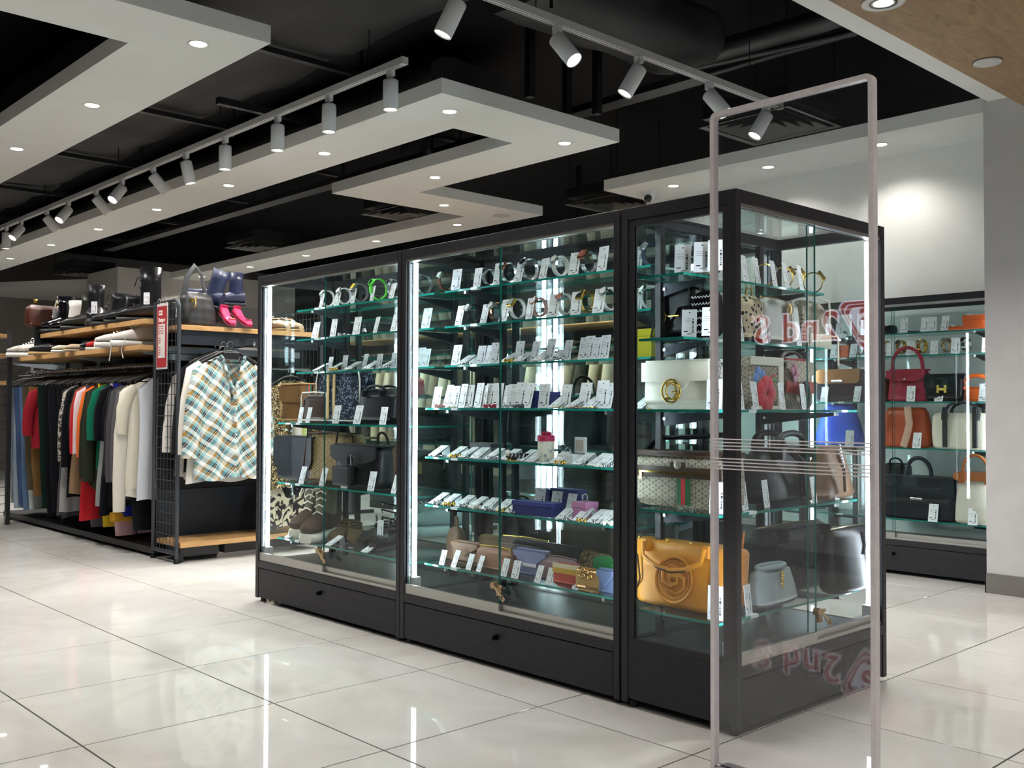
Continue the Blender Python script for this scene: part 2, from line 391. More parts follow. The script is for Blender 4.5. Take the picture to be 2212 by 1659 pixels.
# track lights
TRK = M('#c9c9c8', .45, 0, .4); SPW = M('#d3d4d4', .4, 0, .4)
def track(name, label, a, b, w_=.018, h=.034):
    t = thing(name, label, 'track rail', a)
    d = Vector(b) - Vector(a); L = d.length
    t.rotation_euler = (0, 0, math.atan2(d.y, d.x))
    MB().box(0, -w_, 0, L, w_, h).build('rail', TRK, t)
    for s_ in (-1, 1): MB().box(.02, s_*.009-.0025, -.0015, L-.02, s_*.009+.0025, .0).build('conductor_slot', M('#7a7a7a', .5), t)
    MB().box(-.004, -w_-.001, -.001, .0, w_+.001, h+.001).build('end_cap', TRK, t)
    for k in range(int(L / 1.6) + 1):
        MB().cyl((.3 + k*1.6, 0, h), (.3 + k*1.6, 0, .68), .003, n=6).build('hanger_rod', BLACKP, t)
    return t
def track_spot(p, tilt, label, group, lit=1.0, power=None):
    # tilt = direction the lamp points (world vector)
    t = thing('track_spotlight', label, 'spotlight', p, 0, group)
    MB().bbox(-.014, -.022, -.035, .014, .022, .0, .004).build('adapter', SPW, t)
    MB().cyl((0, 0, -.034), (0, 0, -.06), .009, n=10).build('stem', SPW, t)
    d = Vector(tilt).normalized(); c = Vector((0, 0, -.062)); base = c - d * .012
    a = base; e = base + d * .15
    b_ = MB(); u = d.orthogonal().normalized(); w_ = d.cross(u)
    prof = [(.002, 0), (.03, 0), (.037, .005), (.038, .012), (.038, .15), (.035, .15), (.034, .135)]
    rings = [[tuple(base + d*h + (u*math.cos(2*PI*i/20) + w_*math.sin(2*PI*i/20))*r) for i in range(20)] for r, h in prof]
    b_.loft(rings, 0, True, False); h_ = b_.build('housing', SPW, t)
    b2 = MB(); rings = [[tuple(base + d*h + (u*math.cos(2*PI*i/20) + w_*math.sin(2*PI*i/20))*r) for i in range(20)] for r, h in ((.034, .136), (.018, .139), (.002, .139))]
    b2.loft(rings, 0, True, False).build('lens', M('#fff8ea', .4, 0, .3, 6.0 * lit), h_)
    spot(t, tuple(base + d * .165), power or TRACK_W, 70, tuple(d), .03, (1, .96, .9), .6)
track('ceiling_track', 'long white lighting track running between the two left soffits', (.45, 2.2, 2.61), (.45, 10.0, 2.61))
track('ceiling_track', 'white lighting track at the top crossing towards the right above the cases', (2.405, 1.35, 2.61), (-.9, 1.35, 2.61))
T1 = [(2.313, (0,0,-1)), (2.864, (0,0,-1)), (3.398, (0,0,-1)), (4.03, (0,.0,-1)), (4.573, (.2,-.1,-1)), (5.085, (.85,-.2,-1)), (5.625, (-.8,-.3,-1)), (6.125, (.85,-.2,-1)), (6.719, (-.8,-.3,-1)), (7.232, (.8,-.2,-1)), (7.898, (-.8,-.3,-1)), (8.321, (0,0,-1))]
for k, (y, d) in enumerate(T1):
    track_spot((.45, y, 2.61), d, '%s white cylinder spotlight from the near end of the long left track' % ordn(k), 'white cylinder spotlights on the long track')
track_spot((2.264, 1.35, 2.61), (-.5, .3, -1), 'white spotlight seen through the clear acrylic panel, last on its track', 'white cylinder spotlights on the top track')
track_spot((1.744, 1.35, 2.61), (.25, -.75, -1), 'shining white spotlight at the acrylic panel corner turned towards the viewer', 'white cylinder spotlights on the top track', 3)
track_spot((1.186, 1.35, 2.61), (-.45, .35, -1), 'white spotlight tilted away, between the two shining ones on the top track', 'white cylinder spotlights on the top track')
track_spot((.637, 1.35, 2.61), (.15, -.75, -.95), 'brightly glaring white spotlight turned towards the viewer on the top track', 'white cylinder spotlights on the top track', 4)
p = onY(988, -40, 1.35); track_spot((p.x, 1.35, 2.61), (-.35, .3, -1), 'white spotlight cut by the top edge, tilted left', 'white cylinder spotlights on the top track')
p = onY(700, -120, 1.35); track_spot((p.x, 1.35, 2.61), (.2, -.4, -1), 'spotlight of which only the glowing rim shows at the top edge', 'white cylinder spotlights on the top track', 3)

# ---------------------------------------------------------------- black services above the soffits
def duct(label, a, b, wx, hz):
    t = thing('air_duct', label, 'duct', a)
    d = Vector(b) - Vector(a); L = d.length; t.rotation_euler = (0, 0, math.atan2(d.y, d.x))
    n = max(8, int(L / .25)); rings = []
    for k in range(n + 1):
        s_ = 1 + .035 * math.sin(k * 1.9) + .03 * random.uniform(-1, 1)
        rings.append([(L * k / n, y * s_, z * s_ + .01 * random.uniform(-1, 1)) for (_, y, z) in [(0, q[0], q[1]) for q in [(p_[0], p_[1]) for p_ in sring(0, 0, 0, wx / 2, hz / 2, 3.2, 20)]]])
    MB().loft(rings).build('wrapped_shell', DUCT, t)
    for k in range(int(L / 1.5)):
        x = .6 + k * 1.5; b_ = MB().box(x - .02, -wx/2 - .06, -hz/2 - .05, x + .02, wx/2 + .06, -hz/2 - .02)
        for s_ in (-1, 1): b_.box(x - .006, s_*(wx/2+.05) - .006, -hz/2 - .09, x + .006, s_*(wx/2+.05) + .006, 3.3 - a[2])
        b_.build('hanger_bar', BLACKP, t)
duct('wide black wrapped air duct above the lighting track on the left', (.15, .9, 3.0), (.15, 10.5, 3.0), 1.1, .3)
duct('crumpled black wrapped duct crossing at the top of the picture', (.78, 1.75, 3.0), (2.1, 1.75, 3.0), .5, .3)
duct('black wrapped duct behind the zigzag soffit', (1.75, 3.2, 3.03), (1.75, 12, 3.03), .7, .28)
def pipe(label, pts, r):
    o = MB().tube(pts, r, 14).build('ceiling_pipe', M('#1b1b1c', .5)); tag(o, label, 'pipe')
pipe('thick black pipe with a collar crossing the dark ceiling at upper right', [onZ(1520, 118, 2.95), onZ(1780, 44, 2.95), onZ(1960, -20, 2.95)], .06)
pipe('thin dark pipe below the thick pipe at upper right', [onZ(1480, 150, 2.9), onZ(1850, 70, 2.9)], .02)
pipe('long thin dark pipe behind the lighting track in the middle', [(2.35, .6, 2.9), (2.35, 5, 2.9), (2.35, 9, 2.9)], .02)
tag(MB().box(1.9, 1.55, 2.72, 2.02, 9.8, 2.76).build('cable_tray', BLACKP), 'black cable tray above the zigzag soffit', 'cable tray')
tag(MB().box(.2, 3.62, 2.68, 1.0, 3.66, 2.72).build('strut_bar', BLACKP), 'black strut bar below the wide duct on the left', 'strut')
for k, (u, v) in enumerate(((1145, 150), (1065, 330), (1225, 190), (1290, 190), (1250, 480))):
    p = onZ(u, v, 2.75); tag(MB().box(p.x - .02, p.y - .02, 2.6, p.x + .02, p.y + .02, 3.3).build('hanging_strut', BLACKP), '%s black hanging strut from the left in the dark ceiling' % ordn(k), 'strut', 'black hanging struts')
def diffuser(x0, y0, x1, y1, z, label, c='#454542'):
    t = thing('air_diffuser', label, 'vent', ((x0+x1)/2, (y0+y1)/2, z))
    a, b = (x1-x0)/2, (y1-y0)/2; mm = M(c, .6)
    for k in range(5):
        f = 1 - k * .19; f2 = f - .1; z0 = -.012 if k else -.012; 
        b_ = MB()
        ro = [(-a*f,-b*f,0),(a*f,-b*f,0),(a*f,b*f,0),(-a*f,b*f,0)]; ri = [(-a*f2,-b*f2,.045 if k else .006),(a*f2,-b*f2,.045 if k else .006),(a*f2,b*f2,.045 if k else .006),(-a*f2,b*f2,.045 if k else .006)]
        b_.loft([ro, ri], 0, False, False); b_.build('frame' if k == 0 else 'louvre', mm, t)
    MB().box(-a*.95, -b*.95, .05, a*.95, b*.95, .13).build('plenum_box', BLACKP, t)
    for q in ((-a*.9, -b*.9), (a*.9, -b*.9), (-a*.9, b*.9), (a*.9, b*.9)): MB().cyl((*q, .15), (*q, 3.3 - z), .004, n=6).build('hanger_rod', BLACKP, t)
diffuser(2.45, 4.9, 3.05, 5.48, 2.6, 'square black louvred air vent behind the zigzag soffit corner')
diffuser(3.4, 3.4, 3.98, 3.98, 2.6, 'black louvred air vent beside the dome camera soffit')
diffuser(2.36, 1.27, 2.94, 1.87, 2.6, 'dark square air vent seen through the clear acrylic panel', '#50504e')
diffuser(2.46, 7.35, 3.0, 7.98, 2.6, 'flat dark air vent above the left end of the cases')
diffuser(1.95, 10.9, 2.5, 11.6, 2.62, 'distant dark air vent over the brown handbag')
t = thing('black_ceiling_speaker', 'black round pendant speaker in the opening of the zigzag soffit', 'speaker', onZ(900, 345, 2.66))
MB().lathe([(.1, 0), (.115, .03), (.115, .2), (.09, .26)], 20).build('body', BLACKP, t); MB().lathe([(.001, -.004), (.1, -.004), (.108, .01)], 20).build('grille', M('#1d1d1e', .7), t)
p = onZ(1420, 420, 2.52); t = thing('dome_camera', 'white dome security camera under the soffit behind the cases', 'camera', (p.x - .1, p.y, 2.52))
MB().lathe([(.001, -.075), (.035, -.06), (.06, -.015), (.062, 0)], 20).build('housing', M('#e5e5e8', .4), t); MB().ball((-.045, -.03, -.055), .03).build('lens', M('#0a0a0c', .15), t)
# ================================================================ GLASS SHOWCASES
def gbox(x0, y0, z0, x1, y1, z1, edge=GEDGE, face=GLASS, thin='y'):
    # pane: clear faces, tinted narrow edges
    b = MB(); b.box(x0, y0, z0, x1, y1, z1)
    big = {'z': (0, 1), 'y': (2, 4), 'x': (3, 5)}[thin]
    b.mi = [0 if i in big else 1 for i in range(6)]
    return b, [face, edge]
def pane(name, parent, *a, **k):
    b, ms = gbox(*a, **k); return b.build(name, ms, parent)
H = 1.59
DRAWM = noisy('charcoal_panel', '#252529', '#2b2b2f', 30, .5, 2, .05, spec=.3)
def showcase(label, loc, rz, W, D, shelves, doors=True, lit=True, side_frames=False, keys=True, rows=None):
    t = thing('glass_showcase', label, 'showcase', loc, rz, None)
    p = .026
    # frame
    for x in (0, W - p):
        for y in (0, D - p): MB().bbox(x, y, .018, x + p, y + p, H, .0015).build('post', BLACKM, t)
    MB().bbox(p, 0, H - .038, W - p, p, H, .0015).build('top_rail', BLACKM, t); MB().bbox(p, D - p, H - .038, W - p, D, H, .0015).build('top_rail', BLACKM, t)
    for x in (0, W - p): MB().bbox(x, p, H - .038, x + p, D - p, H, .0015).build('top_rail', BLACKM, t)
    MB().bbox(p, 0, .166, W - p, p, .2, .0015).build('bottom_rail', BLACKM, t); MB().bbox(p, D - p, .03, W - p, D, .2, .0015).build('bottom_rail', BLACKM, t)
    for x in (0, W - p): MB().bbox(x + .003, p, .03, x + p - .003, D - p, .2, .0015).build('side_panel', DRAWM, t)
    MB().box(p, .03, .18, W - p, D - p, .2).build('deck', M('#26282c', .35, 0, .4), t)
    MB().box(p, .045, .02, W - p, .05, .166).build('kick_board', BLACKP, t)
    for x in (.03, W - .03):
        for y in (.03, D - .03): MB().cyl((x, y, 0), (x, y, .02), .014, n=10).build('foot', BLACKP, t)
    d = MB().bbox(p + .003, .002, .022, W - p - .003, .02, .162, .001).build('drawer_front', DRAWM, t)
    MB().cyl((W/2, .001, .118), (W/2, -.006, .118), .011, n=14).build('lock', M('#0c0c0e', .25, .5), d); MB().box(W/2 - .002, -.022, .11, W/2 + .002, -.004, .126).build('key', M('#141416', .3, .5), d)
    # aluminium tracks
    MB().box(p, .004, H - .05, W - p, .034, H - .038).build('upper_track', ALU, t)
    MB().box(p, .006, .2, W - p, .036, .212).build('lower_track', ALU, t)
    if doors:
        dl = pane('sliding_door', t, p, .010, .236, W/2 + .004, .016, H - .05)
        MB().box(p, .006, .2122, W/2 + .004, .019, .238).build('door_rail', ALU, dl)
        dr = pane('sliding_door', t, W/2 - .018, .025, .232, W - p, .031, H - .05, edge=GEDGE2)
        MB().box(W/2 - .018, .021, .2122, W - p, .0345, .234).build('door_rail', ALU, dr)
        if keys:
            lk = MB(); lk.cyl((W/2 - .012, .008, .305), (W/2 - .012, -.012, .305), .012, n=14); lk.box(W/2 - .02, -.006, .3, W/2 + .035, -.002, .309); lk.box(W/2 - .002, .0, .268, W/2 + .022, .008, .3)
            lk.build('door_lock', M('#b59a78', .3, .8), t)
            kk = MB(); kk.T = Matrix.Translation((W/2 + .002, -.012, .3)) @ Matrix.Rotation(.7, 4, 'Y'); kk.box(-.004, -.002, -.004, .06, .001, .006); kk.box(.045, -.002, -.008, .066, .001, .01); kk.build('key', M('#c2ab88', .3, .8), t)
    else:
        pane('front_glass', t, p, .010, .2, W - p, .016, H - .038)
    sx = p / 2
    if side_frames:
        f = MB()
        pane('side_glass', t, .008, .05, .22, .014, D - .05, H - .06, thin='x')
        for y0, y1 in ((p, .05), (D - .05, D - p)): MB().bbox(.004, y0, .2, .022, y1, H - .038, .001).build('side_frame', BLACKM, t)
        MB().bbox(.004, .05, H - .062, .022, D - .05, H - .038, .001).build('side_frame', BLACKM, t); MB().bbox(.004, .05, .2, .022, D - .05, .222, .001).build('side_frame', BLACKM, t)
    else:
        pane('side_glass', t, sx - .003, p, .2, sx + .003, D - p, H - .038, thin='x')
    pane('side_glass', t, W - sx - .003, p, .2, W - sx + .003, D - p, H - .038, thin='x')
    pane('back_glass', t, p, D - .016, .2, W - p, D - .010, H - .038)
    pane('top_glass', t, p, p, H - .014, W - p, D - p, H - .008, thin='z')
    # LED tubes in both front corners
    for x in (.036, W - .036):
        MB().box(x - .012, .036, .2, x + .018, .066, .262).build('led_holder', M('#dfe3e4', .4), t)
        tb = MB().cyl((x, .046, .262), (x, .046, H - .052), .0095, n=10); tb.build('led_tube', LEDM if lit else M('#dfe3e4', .4), t)
    # slotted uprights
    for x in (.16, W - .16):
        u = MB().box(x - .012, D - .042, .2, x + .012, D - .02, H - .04)
        up = u.build('slotted_upright', BLACKM, t)
        s_ = MB()
        for k in range(26): s_.box(x - .003, D - .0425, .24 + k*.05, x + .003, D - .0415, .265 + k*.05)
        s_.build('slots', M('#050506', .8), up)['kind'] = 'stuff'
    BR = M('#34373d', .35, .6)
    for k, (z, y0) in enumerate(shelves):
        s_ = pane('glass_shelf', t, .034, y0, z - .008, W - .034, D - .045, z, face=SHELFG, thin='z')
        for x in (.16, W - .16):
            b = MB().prism([(y0 + .012, z - .010), (D - .042, z - .010), (D - .042, z - .055), (y0 + .012, z - .020)], x - .0035, x + .0035, 0, 'yz'); b.build('bracket', BR, s_)
            MB().box(x - .005, y0 + .003, z - .020, x + .005, y0 + .015, z - .0085).build('bracket_tip', CHROME, s_)
            MB().cyl((x - .004, D - .055, z - .03), (x - .009, D - .055, z - .03), .006, n=8).build('bracket_screw', CHROME, s_)
        MB().box(.2, y0 - .001, z - .009, .24, y0 + .02, z + .001).build('shelf_clip', M('#dfe6e6', .3), s_)
    return t
C1S = [(1.436, .2), (1.288, .2), (1.123, .2), (.872, .1), (.578, .1), (.306, .1)]
C2S = [(1.436, .2), (1.288, .2), (1.124, .2), (.947, .1), (.748, .1), (.553, .1), (.314, .1)]
C3S = [(1.37, .215), (1.171, .215), (.945, .09), (.63, .09), (.312, .085)]
RBS = [(1.40, .16), (1.2, .16), (1.0, .12), (.78, .12), (.55, .1), (.32, .1)]
FCS = [(1.392, .1), (1.26, .1), (.991, .07), (.724, .07), (.315, .05)]
showcase('left glass showcase with watches above handbags, beside the clothes rack', (0, 2.79, 0), -PI/2, 1.175, .447, C1S)
showcase('middle glass showcase packed with watches, jewellery tags and wallets', (0, 1.612, 0), -PI/2, 1.167, .447, C2S)
showcase('corner glass showcase of handbags nearest the viewer, behind the acrylic panel', (0, 0, 0), 0, .905, .437, C3S, side_frames=True)
showcase('rear showcase backing onto the middle one', (.905, .444, 0), PI/2, 1.167, .447, RBS, keys=False)
showcase('rear showcase backing onto the left one', (.905, 1.616, 0), PI/2, 1.175, .447, RBS, keys=False)
showcase('glass showcase of designer bags against the back wall at right', (3.1, 1.632, 0), -PI/2, 1.165, .38, FCS, keys=False)
showcase('glass showcase against the back wall hidden behind the corner case', (3.1, 2.8, 0), -PI/2, 1.165, .38, FCS, keys=False)

# ---------------------------------------------------------------- clear acrylic security gate
P0 = onZ(1526, 1690, 0); XA = P0.x
pL, pR = onX(1533, 245, XA), onX(1885, 160, XA)
gate = thing('security_gate', 'tall clear acrylic security gate panel standing at the corner showcase', 'security gate', (XA, (pL.y + pR.y)/2, 0), -PI/2)
gate.rotation_euler = (math.radians(.0), math.radians(0), -PI/2)
GW = pL.y - pR.y; GH = pL.z; gx = GW/2
EDG = noisy('frosted_acrylic_edge', '#e9e2e6', '#f2ecef', 40, .35, 2, 0, spec=.5)
pane('acrylic_sheet', gate, -gx + .008, .006, .05, gx - .008, .014, GH - .008, edge=EDG, face=ACRYL)
er = MB()
def rr(x0, x1, z0, z1, r):
    pts = []
    for cx_, cz_, a0 in ((x1 - r, z1 - r, 0), (x0 + r, z1 - r, PI/2)):
        for k in range(6): a = a0 + PI/2*k/5; pts.append((cx_ + r*math.cos(a), cz_ + r*math.sin(a)))
    return [(x1, z0)] + pts + [(x0, z0)]
o_ = rr(-gx, gx, .03, GH, .018); i_ = rr(-gx + .012, gx - .012, .03, GH - .012, .008)
rings = [[(p_[0], 0, p_[1]) for p_ in o_], [(p_[0], .02, p_[1]) for p_ in o_], [(p_[0], .02, p_[1]) for p_ in i_], [(p_[0], 0, p_[1]) for p_ in i_]]
er.loft(rings, 0, False, False, False, True).build('edge_frame', EDG, gate)
for base, n_ in ((.872, 4), (.823, 4)):
    for k in range(n_):
        z = base - k * .0085
        MB().tube([(-gx + .006, -.002, z), (-gx + .02, -.002, z), (gx - .02, -.002, z), (gx - .006, -.002, z)], .0016, 6).build('antenna_wire', EDG, gate)
MB().bbox(-gx - .01, -.05, 0, gx + .01, .07, .028, .006).build('base_plate', M('#8d8a8c', .35, .6), gate)
MB().bbox(-gx + .02, -.025, .028, gx - .02, .045, .05, .005).build('base_step', M('#a3a0a2', .35, .6), gate)

# ---------------------------------------------------------------- shop sign across the aisle, seen mirrored in the acrylic gate
def text_mesh(txt, size, depth, bold=.0, off=0.0):
    cu = bpy.data.curves.new('t', 'FONT'); cu.body = txt; cu.size = size; cu.extrude = depth; cu.offset = bold; cu.align_x = 'LEFT'; cu.resolution_u = 3; cu.space_character = 1.08
    o = bpy.data.objects.new('t', cu); COL.objects.link(o)
    dg = bpy.context.evaluated_depsgraph_get(); me = bpy.data.meshes.new_from_object(o.evaluated_get(dg)); bpy.data.objects.remove(o)
    return me
def virt(u, v, depth):
    q = CAM + ray(u, v) * depth; return Vector((2*XA - q.x, q.y, q.z))
sc_ = virt(1862, 700, 10.6)
sign = thing('shop_sign', 'red and white illuminated shop sign seen mirrored in the acrylic gate', 'sign', (sc_.x, sc_.y - .02, sc_.z + .06), PI/2)
# local x of the sign runs towards +Y world; its front (local -y) faces +X
MB().box(-.5, .03, -.45, 3.9, .06, .5).build('backing_board', M('#060607', .6), sign)
REDE = M('#c2201a', .5, 0, .3, 2.4); WHE = M('#f4f0ff', .5, 0, .3, 3.2)
def textpart(txt, x, z, size, nm='letters'):
    for bold, d, mm, n2 in ((.022, .004, WHE, 'letter_outline'), (0.004, .012, REDE, nm)):
        me = text_mesh(txt, size, d, bold); me.materials.clear(); me.materials.append(mm)
        o = bpy.data.objects.new(n2, me); COL.objects.link(o); o.parent = sign; o.location = (x, .012, z); o.rotation_euler = (PI/2, 0, 0)
textpart('2nd STREET', .3, -.2, .44)
def tri(r, y0, y1, rr_=.07):
    pts = []
    for a in (PI/2 + 2*PI/3*k + PI for k in range(3)):
        for k in range(7):
            b_ = a - PI/3 + 2*PI/3*k/6; pts.append((r*math.cos(a) + rr_*math.cos(b_), r*math.sin(a) + rr_*math.sin(b_)))
    return [(x_ + .01, z_) for x_, z_ in pts]
for k, (r, mm) in enumerate(((.26, WHE), (.235, REDE), (.185, WHE), (.165, REDE), (.11, WHE))):
    MB().prism(tri(r, 0, 0), .018 - k*.004, .028 - k*.004).build('emblem_ring', mm, sign)
me = text_mesh('S', .3, .004, .012); me.materials.append(REDE); o = bpy.data.objects.new('emblem_letter', me); COL.objects.link(o); o.parent = sign; o.location = (-.08, -.002, -.1); o.rotation_euler = (PI/2, 0, 0)
MB().box(-.1, .06, -sc_.z, 3.5, .12, -.45).build('support_wall', M('#101012', .7), sign)

tag(MB().box(sc_.x + .3, sc_.y + 1.18, 0, sc_.x + .7, sc_.y + 3.6, 3.0).build('sign_blocker', M('#0d0d0f', .7)), 'dark pillar added across the aisle to hide most of the shop sign', 'blocker')  # unseen block added so the gate mirrors only part of the sign
# ================================================================ CLOTHES RACKS
STEEL = M('#3a3e44', .45, .3, .4); BRK = M('#8e979f', .4, .4); PANELB = noisy('dark_navy_panel', '#1c2129', '#20252d', 20, .5, 2, 0, spec=.3)
ex0, ex1, ey0, ey1 = .215, 1.22, 4.14, 4.475
ec = thing('display_rack', 'black rack end with wire grid side, wooden shelves and plaid shirt', 'rack', (ex0, ey0, 0))
def grid_panel(parent, x, y0, y1, ztop, name='end_frame'):
    r = .013; pts = [(x, y0, .03), (x, y0, ztop - .05)] + [(x, y0 + .05 - .05*math.cos(a), ztop - .05 + .05*math.sin(a)) for a in (PI/8, PI/4, 3*PI/8, PI/2)] + [(x, y1, ztop), (x, y1, .03)]
    f = MB().tube(pts, r, 8); f.tube([(x, y0, .06), (x, y1, .06)], r, 8)
    f = f.build(name, STEEL, parent)
    g_ = MB()
    n = 7
    for k in range(1, n): y = y0 + (y1 - y0)*k/n; g_.cyl((x, y, .06), (x, y, ztop - .01), .0022, n=5)
    k = 0; z = .1
    while z < ztop - .03: g_.cyl((x + .003, y0, z), (x + .003, y1, z), .0025, n=5); z += .066
    g_.build('wire_grid', STEEL, f)
    for y in (y0, y1): MB().lathe([(.016, 0), (.016, .02), (.01, .03)], 12, (x, y, 0)).build('foot', BLACKP, parent)
grid_panel(ec, 0, 0, ey1 - ey0, 1.6)
grid_panel(ec, ex1 - ex0, 0, ey1 - ey0, 1.6)
L = ex1 - ex0; Dp = ey1 - ey0
sh = MB().bbox(.016, .004, 1.418, L - .016, Dp - .02, 1.448, .002).build('wooden_shelf', WOODS, ec)
MB().box(.016, .02, 1.33, L - .016, .035, 1.416).build('shelf_apron', PANELB, sh)
sb = MB().bbox(.016, -.02, .095, L - .016, Dp - .02, .125, .002).build('base_shelf', WOODS, ec)
MB().box(.016, Dp - .02, .125, L - .016, Dp, .42).build('back_panel', PANELB, ec)
MB().box(.016, Dp - .02, 1.45, L - .016, Dp, 1.612).build('upper_back_panel', M('#17181b', .6), ec)
MB().box(.016, Dp - .012, .42, L - .016, Dp, 1.33).build('mid_back_panel', M('#0c0d0f', .8), ec)
MB().box(.016, .25, 1.285, L - .016, .29, 1.325).build('cross_bar', BRK, ec)
MB().box(.05, .05, .03, .3, .25, .09).build('plinth_box', M('#2a2b2d', .6), ec); MB().box(.34, .05, .03, L - .05, .25, .09).build('plinth_box', M('#1b1b1d', .6), ec)
for y in (.17, .24): MB().box(.018, y, 1.24, .36, y + .012, 1.275).build('hang_arm', BRK, ec)
cs = MB(); cs.cyl((.03, .01, .02), (.03, .03, .02), .02, n=12); cs.box(.015, .0, .02, .045, .04, .06); cs.build('caster', BLACKP, ec)
arm = MB().cyl((.45, .24, 1.335), (.45, -.1, 1.335), .008, n=10); arm.ball((.45, -.1, 1.345), .012); arm.build('hang_arm', CHROME, ec)
MB().box(.40, .2, 1.30, .50, .25, 1.34).build('arm_bracket', BRK, ec)

# long gondola running away to the left
gd = thing('clothes_gondola', 'long black gondola with shoe shelves above a full clothes rail', 'rack', (.12, 4.5, 0))
GL = 2.35
s1 = MB().bbox(.03, 0, 1.47, .5, 1.92, 1.502, .002).build('wooden_shelf', WOODS, gd)
s2 = MB().bbox(0, 0, 1.305, .5, GL, 1.337, .002).build('wooden_shelf', WOODS, gd)
MB().box(.5, 0, .02, .54, GL + .65, 1.6).build('spine_panel', M('#0b0c0e', .7), gd)
MB().cyl((.205, .02, 1.215), (.205, GL + .62, 1.215), .0125, n=10).build('clothes_rail', CHROME, gd)
for y in (.1, 1.2, GL + .3):
    MB().prism([(.05, 1.30), (.5, 1.30), (.5, 1.24), (.08, 1.285)], y - .006, y + .006, 0, 'xz').build('shelf_bracket', BRK, gd)
    MB().box(.195, y - .008, 1.227, .215, y + .008, 1.30).build('rail_hanger', BRK, gd)
    MB().box(.47, y - .02, 0, .5, y + .02, 1.58).build('upright', BLACKM, gd)
MB().box(.1, -.0, .02, .5, GL + .65, .06).build('base_beam', BLACKP, gd)
MB().box(0, 1.945, 1.32, .5, 1.965, 1.555).build('divider_board', PANELB, gd)
MB().box(-.04, GL + .1, .0, -.01, GL + .14, 1.56).build('upright', BLACKM, gd)
fg = MB()
for k in range(8): fg.cyl((-.04 - .06*k, GL + .12, .1), (-.04 - .06*k, GL + .12, 1.56), .0025, n=5)
for k in range(22): fg.cyl((-.5, GL + .123, .1 + k*.066), (-.03, GL + .123, .1 + k*.066), .0025, n=5)
fg.build('wire_grid', STEEL, gd)
for z in (1.34, 1.5, 1.12): MB().bbox(-.48, GL + .16, z, 0, GL + .5, z + .03, .002).build('wooden_shelf', WOODS, gd)
# ================================================================ GARMENTS
def plaid_mat():
    m, nd, lk, b = newmat('plaid_cotton', .9, .1)
    tc = nd.new('ShaderNodeTexCoord'); sp = nd.new('ShaderNodeSeparateXYZ'); lk.new(tc.outputs['Object'], sp.inputs[0])
    ax = math_(nd, lk, 'ABSOLUTE', sp.outputs[0])
    c_, s_ = math.cos(.62), math.sin(.62)
    u = math_(nd, lk, 'ADD', math_(nd, lk, 'MULTIPLY', ax, c_), math_(nd, lk, 'MULTIPLY', sp.outputs[2], s_))
    v = math_(nd, lk, 'SUBTRACT', math_(nd, lk, 'MULTIPLY', sp.outputs[2], c_), math_(nd, lk, 'MULTIPLY', ax, s_))
    cols = []
    for q, sc, st in ((u, 9.0, [(0, '#d6dad4'), (.16, '#79adb3'), (.34, '#cfcabb'), (.40, '#2c1614'), (.46, '#cfcabb'), (.49, '#2c1614'), (.55, '#6a9ba2'), (.74, '#a8833f'), (.86, '#d6dad4')]),
                      (v, 9.0, [(0, '#dcdfda'), (.2, '#32424f'), (.45, '#8ab4b7'), (.6, '#d5d1c4'), (.7, '#95702f'), (.88, '#32424f')])):
        fr = math_(nd, lk, 'FRACT', math_(nd, lk, 'MULTIPLY_ADD', q, sc, 40))
        r = ramp(nd, st, 'CONSTANT'); lk.new(fr, r.inputs[0]); cols.append(r.outputs[0])
    lk.new(mixc(nd, lk, .5, cols[0], cols[1]), b.inputs['Base Color'])
    return m
def stripes_mat(name, c1, c2, scale, axis=2, duty=.5):
    m, nd, lk, b = newmat(name, .9, .1)
    tc = nd.new('ShaderNodeTexCoord'); sp = nd.new('ShaderNodeSeparateXYZ'); lk.new(tc.outputs['Object'], sp.inputs[0])
    fr = math_(nd, lk, 'FRACT', math_(nd, lk, 'MULTIPLY_ADD', sp.outputs[axis], scale, 50))
    r = ramp(nd, [(0, c1), (duty, c2)], 'CONSTANT'); lk.new(fr, r.inputs[0]); lk.new(r.outputs[0], b.inputs['Base Color'])
    return m
def blotch_mat(name, c1, c2, scale=30, thr=.5, rough=.85, c3=None):
    m, nd, lk, b = newmat(name, rough, .15)
    tc = nd.new('ShaderNodeTexCoord'); no = nd.new('ShaderNodeTexNoise'); no.inputs['Scale'].default_value = scale; no.inputs['Detail'].default_value = 3; no.inputs['Distortion'].default_value = 1.5
    lk.new(tc.outputs['Object'], no.inputs['Vector'])
    st = [(0, c1), (thr, c2)] + ([(thr + .08, c3)] if c3 else [])
    r = ramp(nd, st, 'CONSTANT'); lk.new(no.outputs[0], r.inputs[0]); lk.new(r.outputs[0], b.inputs['Base Color'])
    return m
PLAID = plaid_mat()
STRP = stripes_mat('grey_white_stripe', '#d9d7d0', '#77777a', 24)
LEAF = blotch_mat('black_white_leaf_print', '#2a2728', '#b3aba2', 45, .5)
TWEED = blotch_mat('brown_tweed_weave', '#241c15', '#96794a', 70, .5, .95, '#d8cba8')
FLORAL = blotch_mat('black_cream_floral', '#15151a', '#d8cdb4', 16, .52)
def denim(c1, c2): return noisy('denim_' + c1[1:] + c2[1:], c1, c2, 5, .9, 6, .2, spec=.1, bscale=500, stretch=(1, 1, .4))
